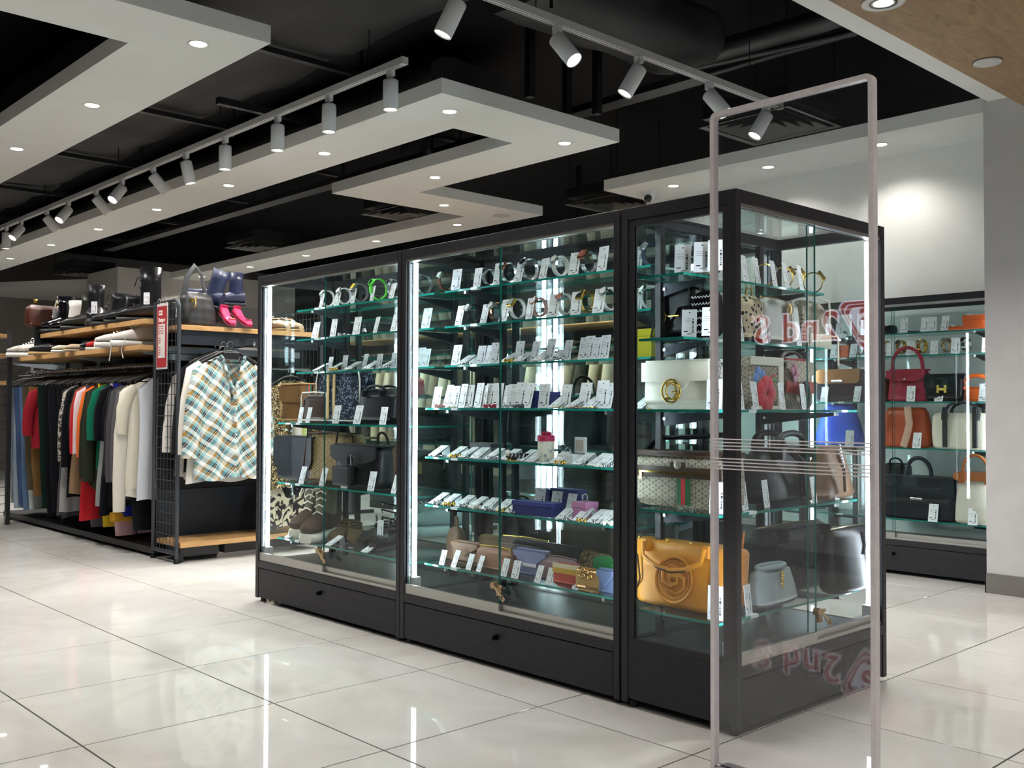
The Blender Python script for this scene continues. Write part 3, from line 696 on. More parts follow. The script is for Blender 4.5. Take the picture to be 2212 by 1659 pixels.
def shirt(w=.23, L=.62, sleeve=.5, th=.03, vneck=.06, nx=9, nz=9, flare=.02, seed=0, sr=.055, neckw=.075, splay=.07, fold=.008):
    rnd = random.Random(seed); ph = rnd.uniform(0, 6); ph2 = rnd.uniform(0, 6)
    b = MB(); rings = []
    for k in range(nz + 1):
        t = k / nz; ring = []
        for side in (-1, 1):
            for i in range(nx + 1):
                f = -1 + 2 * i / nx
                if side == 1: f = -f
                hw = (w * (1 - .06 * math.sin(PI * min(1, t * 1.3))) + flare * t)
                x = f * hw
                zt = -.015 - .075 * (max(0, abs(f) * w - neckw) / (w - neckw)) ** 1.1
                if abs(f) * w < neckw:
                    q = 1 - abs(f) * w / neckw
                    zt += -vneck * q if side == -1 else -.012 * q
                z = zt + (-L + .02 * math.sin(f * 5 + ph) * .5 - zt) * t
                prof = (1 - f * f) ** .5
                y = side * (.006 + th * prof * min(1, .35 + t * 1.2))
                y += fold * min(1, t * 2) * math.sin(f * 11 + ph + side * ph2) * (prof + .3)
                ring.append((x, y, z))
        rings.append(ring)
    b.loft(rings, 0, True, False)
    if sleeve:
        for s_ in (-1, 1):
            pts = [(s_*(w - .05), 0, -.09), (s_*(w - .005), 0, -.125), (s_*(w + .02 + splay*.3), -.004, -.13 - sleeve*.35), (s_*(w + .01 + splay*.8), -.008, -.13 - sleeve*.75), (s_*(w + splay), -.008, -.13 - sleeve)]
            b.tube(pts, sr, 10, 0, False, .55, (0, 1, 0), [sr*.8, sr*1.1, sr, sr*.9, sr*.85])
    return b
def trousers(w=.19, L=1.0, hem=.115, th=.035, seed=0):
    rnd = random.Random(seed); b = MB()
    for s_ in (-1, 1):
        rings = []
        for k in range(9):
            t = k / 8; hw = (w + (hem - w) * min(1, t * 1.05)) * .56; cxx = s_ * (w - hw) * (1 - .35*t)
            y0 = s_ * .012
            ring = [(cxx + hw * p[0], y0 + th * (1 - .25*t) * p[1] + .006*math.sin(k*1.3 + rnd.uniform(0, 1)), -.05 - (L - .05) * t) for p in sring(0, 0, 0, 1, 1, 2.6, 12)]
            rings.append(ring)
        b.loft(rings, 0, True, True)
    return b
def hanger_mesh():
    b = MB(); pts = [(.0, 0, .0), (0, 0, -.035)]
    hk = [(-.018, 0, -.004), (-.021, 0, .012), (-.014, 0, .026), (0, 0, .031), (.014, 0, .026), (.019, 0, .012), (.012, 0, -.008), (0, 0, -.02), (0, 0, -.05)]
    b.tube([(p[0], p[1], p[2] - .018) for p in hk], .0022, 6, 1)
    b.tube([(-.2, 0, -.125), (-.15, 0, -.1), (-.06, 0, -.06), (0, 0, -.052), (.06, 0, -.06), (.15, 0, -.1), (.2, 0, -.125)], .011, 8, 0, False, .55, (0, 1, 0))
    b.tube([(-.18, 0, -.12), (.18, 0, -.12)], .004, 6, 0)
    return b
HM = hanger_mesh().build('hanger', [BLACKP, CHROME]); hme = HM.data; bpy.data.objects.remove(HM)
def hang(name, label, cat, mb, mat, x, y, z, rz, hl, hg, group=None, drop=.055):
    o = thing('clothes_hanger', hl, 'hanger', (x, y, z), rz, hg)
    inst('hanger_body', hme, o)
    g_ = mb.build(name, mat); g_.location = (x, y, z - drop); g_.rotation_euler = (0, 0, rz)
    return tag(g_, label, cat, group)
RAILX, RAILZ = .325, 1.2275
J1, J2, J3, J4 = denim('#7f93a8', '#a9b7c2'), denim('#2b3a52', '#42567a'), denim('#3b4d66', '#5b7392'), denim('#93a0a6', '#b9c2c2')
rows = [  # from the wire grid towards the far end
 ('shirt','#c9cdd4',.80,.0,'pale blue shirt pressed against the wire grid'),
 ('shirt','#e2ddd0',.78,.74,'cream long-sleeved cardigan, nearest full garment on the long rail'),
 ('shirt','#dcd6c4',.74,.25,'ivory short-sleeved top behind the cream cardigan'),
 ('shirt','#cfc7a8',.73,.0,'pale beige sleeveless top behind the ivory one'),
 ('shirt','#5b595c',.80,.55,'grey long-sleeved top next to the ivory ones'),
 ('shirt','#47454a',.79,.56,'dark grey knit top next to the charcoal one'),
 ('shirt','#2b2930',.74,.52,'charcoal cardigan with a straight hem'),
 ('shirt','#131419',.86,.3,'black short-sleeved dress with frill'),
 ('shirt','#101116',.88,.28,'black tee between charcoal cardigan and striped top'),
 (STRP,'',.7,.0,'grey and white horizontally striped top'),
 ('shirt','#15171c',.92,.3,'black longline top behind the striped one'),
 ('shirt','#8d9494',.86,.0,'pale grey slip hanging under the green sleeve'),
 ('shirt','#14664e',.62,.3,'bottle green short-sleeved blouse'),
 ('shirt','#2a2e24',.76,.58,'dark olive long jacket beside the green blouse'),
 ('shirt','#2a2d22',.75,.56,'second dark olive jacket under the first'),
 ('shirt','#b88a22',.66,.3,'mustard yellow top behind the olive jacket'),
 ('shirt','#d8692f',.6,.42,'bright orange sweatshirt in front of the pink shirt'),
 ('shirt','#a9232a',.98,.0,'long red dress with black print at the hem'),
 ('shirt','#dccfd0',.6,.4,'pale pink white shirt behind the orange one'),
 ('shirt','#b02633',.62,.4,'crimson long-sleeved shirt beside the pale pink one'),
 ('shirt','#98502f',.62,.28,'rust brown tee beside the crimson shirt'),
 ('shirt','#8a7358',.82,.0,'camel straight dress in the middle of the rail'),
 ('shirt','#12141c',.72,.3,'navy black tee over the leaf print blouse'),
 ('shirt','#101217',.85,.5,'black coat beside the leaf print blouse'),
 (LEAF,'',.78,.46,'black and white leaf print blouse with wide sleeve'),
 ('shirt','#8e8e90',.95,.0,'mid grey layered skirt dress'),
 ('shirt','#3d3d40',1.0,.0,'faded charcoal print dress'),
 ('shirt','#4a4a4d',.98,.0,'dark grey pleated skirt dress'),
 ('pants','#141519',1.02,0,'black wide trousers, first of the trousers from the dresses'),
 ('pants','#16171b',1.05,0,'black tapered trousers, second from the dresses'),
 ('pants','#121318',1.03,0,'black pleated trousers, third from the dresses'),
 ('pants','#17181d',1.0,0,'black cotton trousers, fourth from the dresses'),
 ('pants','#101116',1.04,0,'black straight trousers, fifth from the dresses'),
 ('pants','#11231d',.98,0,'dark bottle green trousers'),
 ('shirt','#8e1f2b',.52,.3,'dark red short top wedged among the trousers'),
 ('pants','#6e5330',.9,0,'brown camel trousers among the jeans'),
 ('pants','#4b4334',.86,0,'olive brown trousers among the jeans'),
 (J4,'',1.02,0,'light grey washed jeans with patch'),
 (J3,'',1.03,0,'mid blue jeans behind the grey washed ones'),
 (J2,'',1.0,0,'dark indigo jeans beside the stone washed pair'),
 (J1,'',1.03,0,'stone washed blue jeans'),
 ('pants','#1b2230',.95,0,'navy trousers near the far end of the rail'),
 (J4,'',1.0,0,'pale denim jeans, last pair at the far end'),
]
HG = 'black hangers on the long clothes rail'; HL = 'black plastic hanger with chrome hook on the long clothes rail'
n = len(rows)
for k, (kind, col, L, sl, lab) in enumerate(rows):
    y = 4.6 + .046 * k if k < 28 else 4.6 + .046*28 + .094 * (k - 28) + .02; rnd = random.Random(k); rz = rnd.uniform(-.12, .22)
    mat = kind if not isinstance(kind, str) else cloth(col)
    isp = kind == 'pants' or mat in (J1, J2, J3, J4)
    if isp: mb = trousers(.2 + rnd.uniform(-.02, .03), L, .12 + rnd.uniform(-.01, .04), .022, k); nm, cat = ('jeans', 'jeans') if mat in (J1, J2, J3, J4) else ('trousers', 'trousers')
    else: mb = shirt(.2 + rnd.uniform(-.015, .02) - (.04 if k == 0 else 0), L, sl, .02, .05, 14, 10, .03 if L > .8 else .01, k, .045, .075, .04, .012); nm, cat = ('hanging_dress', 'dress') if 'dress' in lab else ('hanging_shirt', 'shirt')
    hang(nm, lab, cat, mb, mat, RAILX, y, RAILZ, rz, 'black hanger holding the ' + ' '.join(lab.replace(',', '').split()[:9]), HG, 'garments on the long rail', .075)
# long pieces whose hems show below the tops
for k, (y, col, z0, z1, hw, lab) in enumerate(((4.90, '#b98a2a', .36, .42, .2, ''), )): pass
for k, (y, c1, L, lab) in enumerate(((4.99, '#c8a3ac', 1.06, 'pink knit trousers hanging lowest under the tops'), (4.94, '#252a86', .93, 'royal blue skirt with mustard hem under the striped top'), (5.2, '#c3a52c', 1.02, 'yellow trousers hem below the red dress'), (4.7, '#17181c', 1.0, 'black skirt below the cream cardigan'), (5.42, '#55555a', 1.04, 'grey wide trousers below the leaf print blouse'))):
    hang('long_bottoms', lab, 'trousers', trousers(.2, L, .13, .02, 60 + k), cloth(c1), RAILX, y + .012, RAILZ, .1, 'black hanger holding the ' + ' '.join(lab.split()[:9]), HG, 'garments on the long rail', .075)
mh = MB().bbox(-.2, -.03, -.96, .2, .03, -.90, .01).build('mustard_hem', cloth('#b5862a')); mh.parent = [o for o in bpy.data.objects if o.get('label', '').startswith('royal blue')][0]
# rack end: plaid shirt and what hangs behind it
HL2 = 'black wooden hanger on the front arm of the rack end'
sx = onY(497, 800, ey0 - .075).x
HP = thing('clothes_hanger', 'wide black hanger carrying the plaid shirt', 'hanger', (sx, ey0 - .075, 1.343), .1)
inst('hanger_body', hme, HP); MB().bbox(-.06, -.012, -.1, .06, .012, -.055, .006).build('hanger_neck', BLACKP, HP)
ps = shirt(.2, .76, .5, .05, .27, 22, 22, .05, 3, .062, .085, .075, .012).build('plaid_shirt', PLAID); ps.location = (sx, ey0 - .075, 1.343 - .075); ps.rotation_euler = (0, 0, .1)
tag(ps, 'aqua, brown and white plaid shirt with ruffled V neck on the rack end', 'shirt')
ru = MB()
for s_ in (-1, 1):
    pts = []
    for k in range(25):
        t = k / 24; pts.append((s_*(.085 - .083*min(1, t*1.9)) + .008*math.sin(k*2.4), -.03 - .03*min(1, t*1.6) + .007*math.cos(k*2.1), -.005 - .44*t))
    ru.tube(pts, .011, 7, 0, False, .4)
ru.build('ruffle', PLAID, ps)
for k in range(4): MB().cyl((.004, -.066, -.33 - .08*k), (.004, -.07, -.33 - .08*k), .006, n=10).build('button', M('#e8e2d4', .3), ps)
hang('white_shirt', 'white shirt hanging just behind the plaid shirt', 'shirt', shirt(.205, .8, .5, .03, .05, 12, 10, .05, 5, .055, .07, .06), cloth('#e4e0d8'), sx - .005, ey0 + .0, 1.343, .1, 'black hanger behind the plaid shirt', None)
hang('cream_knit', 'black trimmed cream knit behind the white shirt', 'top', shirt(.2, .74, .5, .03, .05, 12, 10, .03, 6), cloth('#1d1d20'), sx - .01, ey0 + .07, 1.343, .1, 'black hanger two places behind the plaid shirt', None)
for k, (c1, lab, dx) in enumerate((('#b9b6b4', 'light grey blouse hanging inside the rack end behind the wire grid', .03), ('#dcd8d2', 'off-white blouse inside the rack end behind the grey one', .0), ('#2a2a2e', 'black top inside the rack end near its back panel', .02))):
    hang('hanging_blouse', lab, 'blouse', shirt(.15, .74, .45, .02, .05, 9, 8, .01, 30 + k, .04), cloth(c1), ex0 + .24 + dx, ey0 + .15 + .06*k, 1.275, .05, 'thin black hanger on the inner arm of the rack end, %s from the front' % ordn(k), None, drop=.03)
# garments at the right of the rack end, seen through the left case
for k, (mt, L, lab, x) in enumerate(((TWEED, .72, 'brown tweed jacket seen through the left showcase', 1.0), (FLORAL, .98, 'black and cream floral skirt below the tweed jacket', 1.02), (cloth('#b9b3aa'), .6, 'beige blazer behind the tweed jacket', 1.08), (cloth('#b7b54a', '#7d9a8c'), .6, 'yellow green blouse behind the beige blazer', 1.14), (cloth('#2a2622'), .62, 'dark brown jacket at the right end of the rack', 1.2))):
    mb = shirt(.2, L, .45 if L < .9 else 0, .04, .05, 12, 12, .02, 40 + k)
    hang('hanging_garment', lab, 'garment', mb, mt, x, ey0 + (.02 if k < 2 else .05) + .04*k, 1.2, 1.15 if k > 1 else .25, 'hanger in the right half of the rack end, %s from the front' % ordn(k), None)
MB().cyl((.55, .13, 1.2), (1.0, .13, 1.2), .01, n=8).build('inner_rail', CHROME, ec)

# red price list hanging on the wire grid
pl = thing('hanging_sign', 'red price list in a clear sleeve hung on the wire grid', 'sign', (ex0 - .02, ey0 + .195, 1.18), -PI/2)
sgw, sgh = .155, .41
MB().box(-sgw/2, .0, 0, sgw/2, .003, sgh).build('sleeve', M('#c9c6c4', .2, 0, .6), pl); MB().box(-sgw/2 + .008, -.0015, .012, sgw/2 - .008, .0005, sgh - .02).build('card', M('#a03138', .35), pl)
MB().box(-sgw/2 + .03, -.0025, .07, sgw/2 - .03, -.001, .28).build('list_panel', M('#d5d2cb', .4), pl)
MB().box(-sgw/2 + .035, -.0025, .335, -sgw/2 + .085, -.001, .365).build('logo_box', M('#e2dcd6', .4), pl)
ln = MB()
for k in range(13):
    if k in (4, 8): continue
    ln.box(-sgw/2 + .036, -.0032, .262 - k*.0145, -sgw/2 + .036 + random.Random(k).uniform(.022, .034), -.002, .268 - k*.0145)
for k in range(4): ln.box(-sgw/2 + .075, -.0032, .262 - k*.0145, -sgw/2 + .1, -.002, .268 - k*.0145)
ln.build('list_lines', M('#8e4a50', .5), pl)
me = text_mesh('2nd STREET', .016, .0003); me.materials.append(M('#a03138', .5)); o = inst('logo_text', me, pl, (-sgw/2 + .037, -.003, .346), (PI/2, 0, 0)); o.scale = (.45, .8, 1)
me = text_mesh('Designer', .034, .0004, .001); me.materials.append(M('#efe9e2', .5)); o = inst('title_text', me, pl, (-sgw/2 + .03, -.002, .295), (PI/2, 0, 0)); o.scale = (.72, 1, 1)
for s_ in (-1, 1): MB().tube([(s_*.045 + .018*math.cos(a), .0, sgh + .012 + .018*math.sin(a)) for a in [2*PI*k/14 for k in range(14)]], .002, 6, 0, True).build('ring', CHROME, pl)

# ================================================================ SHOES
def shoe_mesh(L=.26, w=.045, kind='low', heel=.02, sole_t=.018, mcol=None):
    up = MB(); so_ = MB(); rings = []; rs = []
    hts = {'low': [.06, .075, .078, .062, .055, .048, .038, .022], 'flat': [.045, .05, .035, .02, .02, .03, .032, .018], 'boot': [.09, .095, .095, .085, .07, .055, .045, .025], 'sandal': [.012, .014, .012, .012, .016, .03, .02, .01]}[kind]
    wd = [.72, .82, .8, .78, .88, 1.0, .9, .5]
    for k in range(8):
        x = -L/2 + L * (k / 7) * .985; ww = w * wd[k]; h = hts[k]
        ring = []
        for i in range(14):
            a = 2*PI*i/14; c_, s_ = math.cos(a), math.sin(a)
            ring.append((x, ww * math.copysign(abs(c_)**.8, c_), sole_t + max(0, h * (.5 + .5*math.copysign(abs(s_)**.7, s_)))))
        rings.append(ring)
        rs.append([(x + .004*(1 if k > 3 else -1), p[0], p[1]) for p in [(ww*1.1*math.copysign(abs(math.cos(2*PI*i/12))**.5, math.cos(2*PI*i/12)), sole_t*.5*(1 + math.copysign(abs(math.sin(2*PI*i/12))**.4, math.sin(2*PI*i/12)))) for i in range(12)]])
    up.loft(rings); so_.loft(rs)
    return up, so_, hts
def shoe(label, loc, rz, upper, sole, L=.26, w=.045, kind='low', sole_t=.018, shaft=0, lace=None, name='shoe', cat='shoe', shaft_mat=None, group=None, trim=None, inner='#1a1a1c', scl=1.0):
    t = thing(name, label, cat, loc, rz, group); t.scale = (scl,)*3
    if kind == 'boot' and name == 'shoe': L *= .86; shaft *= 1.4
    up, so_, h = shoe_mesh(L, w, kind, 0, sole_t)
    up.build('upper', upper, t); so_.build('sole', sole, t)
    ht = sole_t + h[1]
    if shaft:
        rings = [[(-L/2 + .065 + p[0], p[1], ht - .03 + dz) for p in sring(0, 0, 0, rx, ry, 2.2, 14)] for dz, rx, ry in ((0, .062, w*.82), (.04, .055, w*.8), (shaft*.6, .052, w*.85), (shaft, .058, w*.95), (shaft - .004, .052, w*.85), (shaft - .05, .05, w*.8))]
        MB().loft(rings, 0, True, False).build('shaft', shaft_mat or upper, t)
    elif kind in ('low', 'boot'):
        MB().loft([[(-L/2 + .07 + p[0], p[1], ht - .004 + .006) for p in sring(0, 0, 0, .055, w*.62, 2.2, 14)], [(-L/2 + .07 + p[0]*.85, p[1]*.8, ht - .03) for p in sring(0, 0, 0, .055, w*.62, 2.2, 14)]], 0, True, False).build('opening', M(inner, .8), t)
        MB().tube([(-L/2 + .07 + p[0], p[1], ht + .002 - .012*(p[0] > .02)) for p in sring(0, 0, 0, .057, w*.66, 2.2, 16)], .005, 6, 0, True).build('collar', trim or upper, t)
    if kind == 'flat':
        MB().loft([[(-.035 + p[0], p[1], sole_t + .022 + .028*(p[0] < -.05)) for p in sring(0, 0, 0, .07, w*.62, 2.2, 14)], [(-.035 + p[0]*.9, p[1]*.85, sole_t + .006) for p in sring(0, 0, 0, .07, w*.62, 2.2, 14)]], 0, True, False).build('opening', M(inner, .7), t)
    if lace:
        x0 = -L/2 + .115
        for k in range(5):
            z = sole_t + h[3] + .012 - k*.006 + (shaft*.0); x = x0 + k*.016
            if shaft: x = -L/2 + .12 + (.0 if k < 3 else .015*(k-2)); z = sole_t + h[2] + shaft*.75 - k*shaft*.22
            MB().tube([(x - .004, -w*.45, z - .006), (x + .004, 0, z + .006), (x - .004, w*.45, z - .006)], .0035, 6).build('lace', lace, t)
        MB().tube([(x0, 0, sole_t + h[2] + .012 + shaft*.55), (x0 + .02, -.025, sole_t + h[2] + .02 + shaft*.5), (x0 + .035, -.035, sole_t + h[2] - .01 + shaft*.4)], .003, 6).build('lace', lace, t)
    return t
BLK_L = leather('#17171a', '#202024', .3); SOLEB = M('#141416', .6); PATENT = M('#0f0f13', .12, 0, .7); SOLEW = M('#e3e0da', .6); SOLET = M('#a98a5c', .6)
GX = .12
def on_shelf(u, X, z, v=700): p_ = onX(u, v, X); return (X, p_.y, z)
Z1, Z2 = 1.503, 1.338
UP = PI  # toe towards -X
shoe('chunky black derby shoe at the far left of the top shoe shelf', (.33, 6.33, 1.504), UP - .7, BLK_L, SOLEB, .3, .055, 'low', .035, trim=M('#c4b3ad', .6), scl=1.22)
shoe('black patent boot with white laces on a chunky sole, top shoe shelf', on_shelf(125, .27, Z1), UP - .6, PATENT, SOLEB, .28, .05, 'boot', .035, .1, M('#eeece6', .6), scl=1.22)
shoe('black boot with white side panel beside the patent boot', on_shelf(150, .3, Z1), UP - .5, PATENT, SOLEB, .27, .05, 'boot', .03, .08, None, shaft_mat=M('#d6d3cd', .5), scl=1.22)
shoe('olive black ankle boot in the middle of the top shoe shelf', on_shelf(176, .27, Z1), UP - .4, leather('#20221e', '#2a2c27', .35), SOLEB, .27, .05, 'boot', .03, .09, scl=1.22)
shoe('tall chunky black platform boot with a white tag', on_shelf(207, .26, Z1), UP + 1.2, BLK_L, SOLEB, .27, .055, 'boot', .055, .1, scl=1.22)
shoe('black lace-up shoe right of the platform boot', on_shelf(243, .27, Z1), UP - .3, BLK_L, SOLEB, .27, .048, 'boot', .025, .07, M('#1b1b1e', .7), scl=1.22)
shoe('black shoe with chunky sole near the right of the top shoe shelf', on_shelf(272, .27, Z1), UP - .35, BLK_L, SOLEB, .27, .048, 'boot', .025, .05, scl=1.22)
shoe('tall black combat boot with brown pull loop next to the wire grid', on_shelf(302, .28, Z1), UP - .4, BLK_L, SOLEB, .28, .05, 'boot', .03, .15, M('#1b1b1e', .7), scl=1.22)
tg = MB().box(-.02, -.0008, 0, .02, .0008, .075)
GREYS = cloth('#b5aea6', '#c9c4bc')
shoe('grey mesh sneaker at the left end of the lower shoe shelf', on_shelf(66, .2, Z2), UP - .5, GREYS, SOLEW, .28, .05, 'low', .03, 0, M('#d9d6d0', .7), 'sneaker', 'sneaker', scl=1.22)
shoe('second grey mesh sneaker behind the first on the lower shelf', on_shelf(88, .26, Z2), UP - .5, GREYS, SOLEW, .28, .05, 'low', .03, 0, M('#d9d6d0', .7), 'sneaker', 'sneaker', scl=1.22)
shoe('black strap sandal with tan sole on the lower shoe shelf', on_shelf(112, .2, Z2), UP - .5, BLK_L, SOLET, .26, .045, 'low', .02, name='sandal', cat='sandal', scl=1.22)
shoe('second black strap sandal with tan sole on the lower shelf', on_shelf(134, .26, Z2), UP - .5, BLK_L, SOLET, .26, .045, 'low', .02, name='sandal', cat='sandal', scl=1.22)
shoe('cream slip-on slipper on the lower shoe shelf', on_shelf(165, .2, Z2), UP - .5, leather('#d8d0b4'), SOLEW, .27, .045, 'flat', .012, name='slipper', cat='slipper', inner='#b8a890', scl=1.22)
shoe('beige slipper beside the cream one on the lower shelf', on_shelf(193, .22, Z2), UP - .5, leather('#b6a38c'), M('#b3a088', .7), .27, .045, 'flat', .012, name='slipper', cat='slipper', inner='#8f7d68', scl=1.22)
shoe('black pump behind the beige slippers', on_shelf(205, .34, Z2), UP - .4, BLK_L, SOLEB, .26, .043, 'low', .02, scl=1.22)
shoe('black pump beside the red sneaker', on_shelf(224, .3, Z2), UP - .4, BLK_L, SOLEB, .26, .043, 'low', .02, scl=1.22)
shoe('red toed sneaker behind the white sneakers', on_shelf(240, .3, Z2), UP - .4, leather('#b2262a'), SOLEW, .27, .045, 'low', .02, name='sneaker', cat='sneaker', scl=1.22)
WHS = leather('#e2ddd6', '#cfc9c2')
shoe('white sneaker with dangling laces at the shelf edge', on_shelf(264, .2, Z2), UP - .25, WHS, SOLEW, .28, .05, 'low', .028, 0, M('#efece6', .7), 'sneaker', 'sneaker', inner='#a04040', scl=1.22)
shoe('white high sneaker next to the wire grid', on_shelf(299, .22, Z2), UP - .25, WHS, SOLEW, .28, .05, 'boot', .03, 0, M('#efece6', .7), 'sneaker', 'sneaker', scl=1.22)
tag(MB().tube([(GX - .006, on_shelf(247, .12, 0)[1], Z2 + .07), (GX - .012, on_shelf(244, .12, 0)[1], Z2 - .02), (GX - .012, on_shelf(241, .12, 0)[1], Z2 - .09)], .0035, 6).build('shoelace', M('#e8e4dc', .8)), 'long white shoelace hanging over the shelf edge, left one', 'shoelace')
tag(MB().tube([(GX - .006, on_shelf(277, .12, 0)[1], Z2 + .06), (GX - .012, on_shelf(266, .12, 0)[1], Z2 - .02), (GX - .012, on_shelf(271, .12, 0)[1], Z2 - .08)], .0035, 6).build('shoelace', M('#e8e4dc', .8)), 'white shoelace hanging over the shelf edge nearer the wire grid', 'shoelace')
# on the rack end's top shelf
ZT = 1.449
PINK = leather('#d63a68', '#c93058', .4)
for k, u in enumerate((491, 522)):
    p_ = onY(u, 690, 4.2)
    t = shoe('hot pink ballerina flat with a bow, %s one' % ('left' if k == 0 else 'right'), (p_.x, 4.2, ZT), -PI/2 + (.12 if k else -.08), PINK, M('#8e2a48', .6), .24, .043, 'flat', .01, name='ballerina_flat', cat='shoe', group='pair of pink flats', inner='#b52a54')
    # raised heel counter facing back, bow on the toe
    MB().loft([[(-.105 + .02*math.cos(a)*(1 - .0), .034*math.sin(a), z) for a in [PI/2 + PI*i/10 for i in range(11)]] + [(-.103 + .015*math.cos(a), .03*math.sin(a), z) for a in [PI/2 + PI*(10-i)/10 for i in range(11)]] for z in (.01, .04, .075)], 0, True, True).build('heel_counter', PINK, t)
    bw = MB(); bw.ball((.075, -.014, .045), .012, 8, 5, 0, (.6, 1.4, .6)); bw.ball((.075, .014, .045), .012, 8, 5, 0, (.6, 1.4, .6)); bw.build('bow', PINK, t); MB().cyl((.078, -.012, .05), (.078, .012, .05), .003, n=6).build('bow_bar', GOLD, t); t.rotation_euler = (0, .5, t.rotation_euler[2]); t.scale = (.82,)*3; t.location.z = ZT + .05
NAVY = M('#232b48', .35, 0, .5)
p_ = onY(490, 660, 4.4)
t = shoe('navy rubber ankle boot with white round emblem, standing', (p_.x + .0, 4.4, 1.613), PI - .25, NAVY, M('#1d2338', .6), .27, .055, 'boot', .022, .17, name='rubber_boot', cat='boot', scl=.84)
MB().lathe([(.012, 0), (.012, .004), (.026, .004), (.026, 0)], 20, (-.085, -.053, .19), axis='y').build('emblem', M('#e6e0c8', .5), t); MB().tube([(-.14, -.045, .02), (0, -.06, .02), (.1, -.055, .02)], .004, 6).build('welt', M('#e8e6e0', .6), t)
p_ = onY(436, 640, 4.38)
t = shoe('navy rubber ankle boot lying tipped behind the quilted bag', (p_.x, 4.40, 1.615), 2.6, NAVY, M('#1d2338', .6), .26, .055, 'boot', .022, .16, name='rubber_boot', cat='boot'); t.rotation_euler = (0, -.35, 2.3)
for k, u in enumerate((599, 628)):
    p_ = onY(u, 705, 4.26)
    t = shoe('cream strappy heeled sandal on the rack shelf, %s one' % ('left' if k == 0 else 'right'), (p_.x, 4.26, ZT), -PI/2 + .15, leather('#b59a80'), SOLET, .23, .04, 'low', .02, name='sandal', cat='sandal', group='pair of cream sandals', inner='#8a705a')
    for q in range(4): MB().tube([(-.05 + .03*q, -.042, .05), (-.045 + .03*q, 0, .1 - .012*q), (-.05 + .03*q, .042, .05)], .007, 6).build('strap', leather('#d9d0c2'), t)
# ================================================================ BAGS, WATCHES, TAGS
def hexmat(name, base, line, scale=260, base2=None, rough=.6, thr=-.9):
    m, nd, lk, b = newmat(name, rough, .35)
    tc = nd.new('ShaderNodeTexCoord'); sp = nd.new('ShaderNodeSeparateXYZ'); lk.new(tc.outputs['Object'], sp.inputs[0])
    hx = math_(nd, lk, 'ADD', sp.outputs[0], sp.outputs[1])
    tot = None
    for a in (0, PI/3, 2*PI/3):
        e = math_(nd, lk, 'ADD', math_(nd, lk, 'MULTIPLY', hx, scale*math.cos(a)), math_(nd, lk, 'MULTIPLY', sp.outputs[2], scale*math.sin(a)))
        c_ = math_(nd, lk, 'COSINE', e); tot = c_ if tot is None else math_(nd, lk, 'ADD', tot, c_)
    d = math_(nd, lk, 'ABSOLUTE', math_(nd, lk, 'ADD', tot, .82))
    r = ramp(nd, [(0, line), (.2, line), (.32, base)]); lk.new(d, r.inputs[0])
    r2 = ramp(nd, [(0, base), (.86, base), (.93, line)]); lk.new(math_(nd, lk, 'MULTIPLY', tot, .333), r2.inputs[0])
    lk.new(mixc(nd, lk, math_(nd, lk, 'GREATER_THAN', tot, 1.2), r.outputs[0], r2.outputs[0]), b.inputs['Base Color'])
    return m
def weavemat(name, c1, c2, scale=60, rough=.4):
    m, nd, lk, b = newmat(name, rough, .5)
    tc = nd.new('ShaderNodeTexCoord'); sp = nd.new('ShaderNodeSeparateXYZ'); lk.new(tc.outputs['Object'], sp.inputs[0])
    a = math_(nd, lk, 'SINE', math_(nd, lk, 'MULTIPLY', math_(nd, lk, 'ADD', sp.outputs[0], sp.outputs[2]), scale*3))
    c_ = math_(nd, lk, 'SINE', math_(nd, lk, 'MULTIPLY', math_(nd, lk, 'SUBTRACT', sp.outputs[0], sp.outputs[2]), scale*3))
    q = math_(nd, lk, 'MULTIPLY_ADD', math_(nd, lk, 'MULTIPLY', a, c_), .5, .5)
    r = ramp(nd, [(.25, c1), (.6, c2)]); lk.new(q, r.inputs[0]); lk.new(r.outputs[0], b.inputs['Base Color'])
    bp = nd.new('ShaderNodeBump'); bp.inputs['Strength'].default_value = .4; bp.inputs['Distance'].default_value = .004; lk.new(q, bp.inputs['Height']); lk.new(bp.outputs[0], b.inputs['Normal'])
    return m
def leopard_mat():
    m, nd, lk, b = newmat('leopard_print', .8, .2)
    tc = nd.new('ShaderNodeTexCoord'); vo = nd.new('ShaderNodeTexVoronoi'); vo.inputs['Scale'].default_value = 48; lk.new(tc.outputs['Object'], vo.inputs['Vector'])
    no = nd.new('ShaderNodeTexNoise'); no.inputs['Scale'].default_value = 90; lk.new(tc.outputs['Object'], no.inputs['Vector'])
    d = math_(nd, lk, 'MULTIPLY_ADD', no.outputs[0], .35, vo.outputs['Distance'])
    r = ramp(nd, [(0, '#2b1d16'), (.5, '#2b1d16'), (.54, '#d9cbb4'), (.8, '#c9b48f')]); lk.new(d, r.inputs[0]); lk.new(r.outputs[0], b.inputs['Base Color'])
    return m
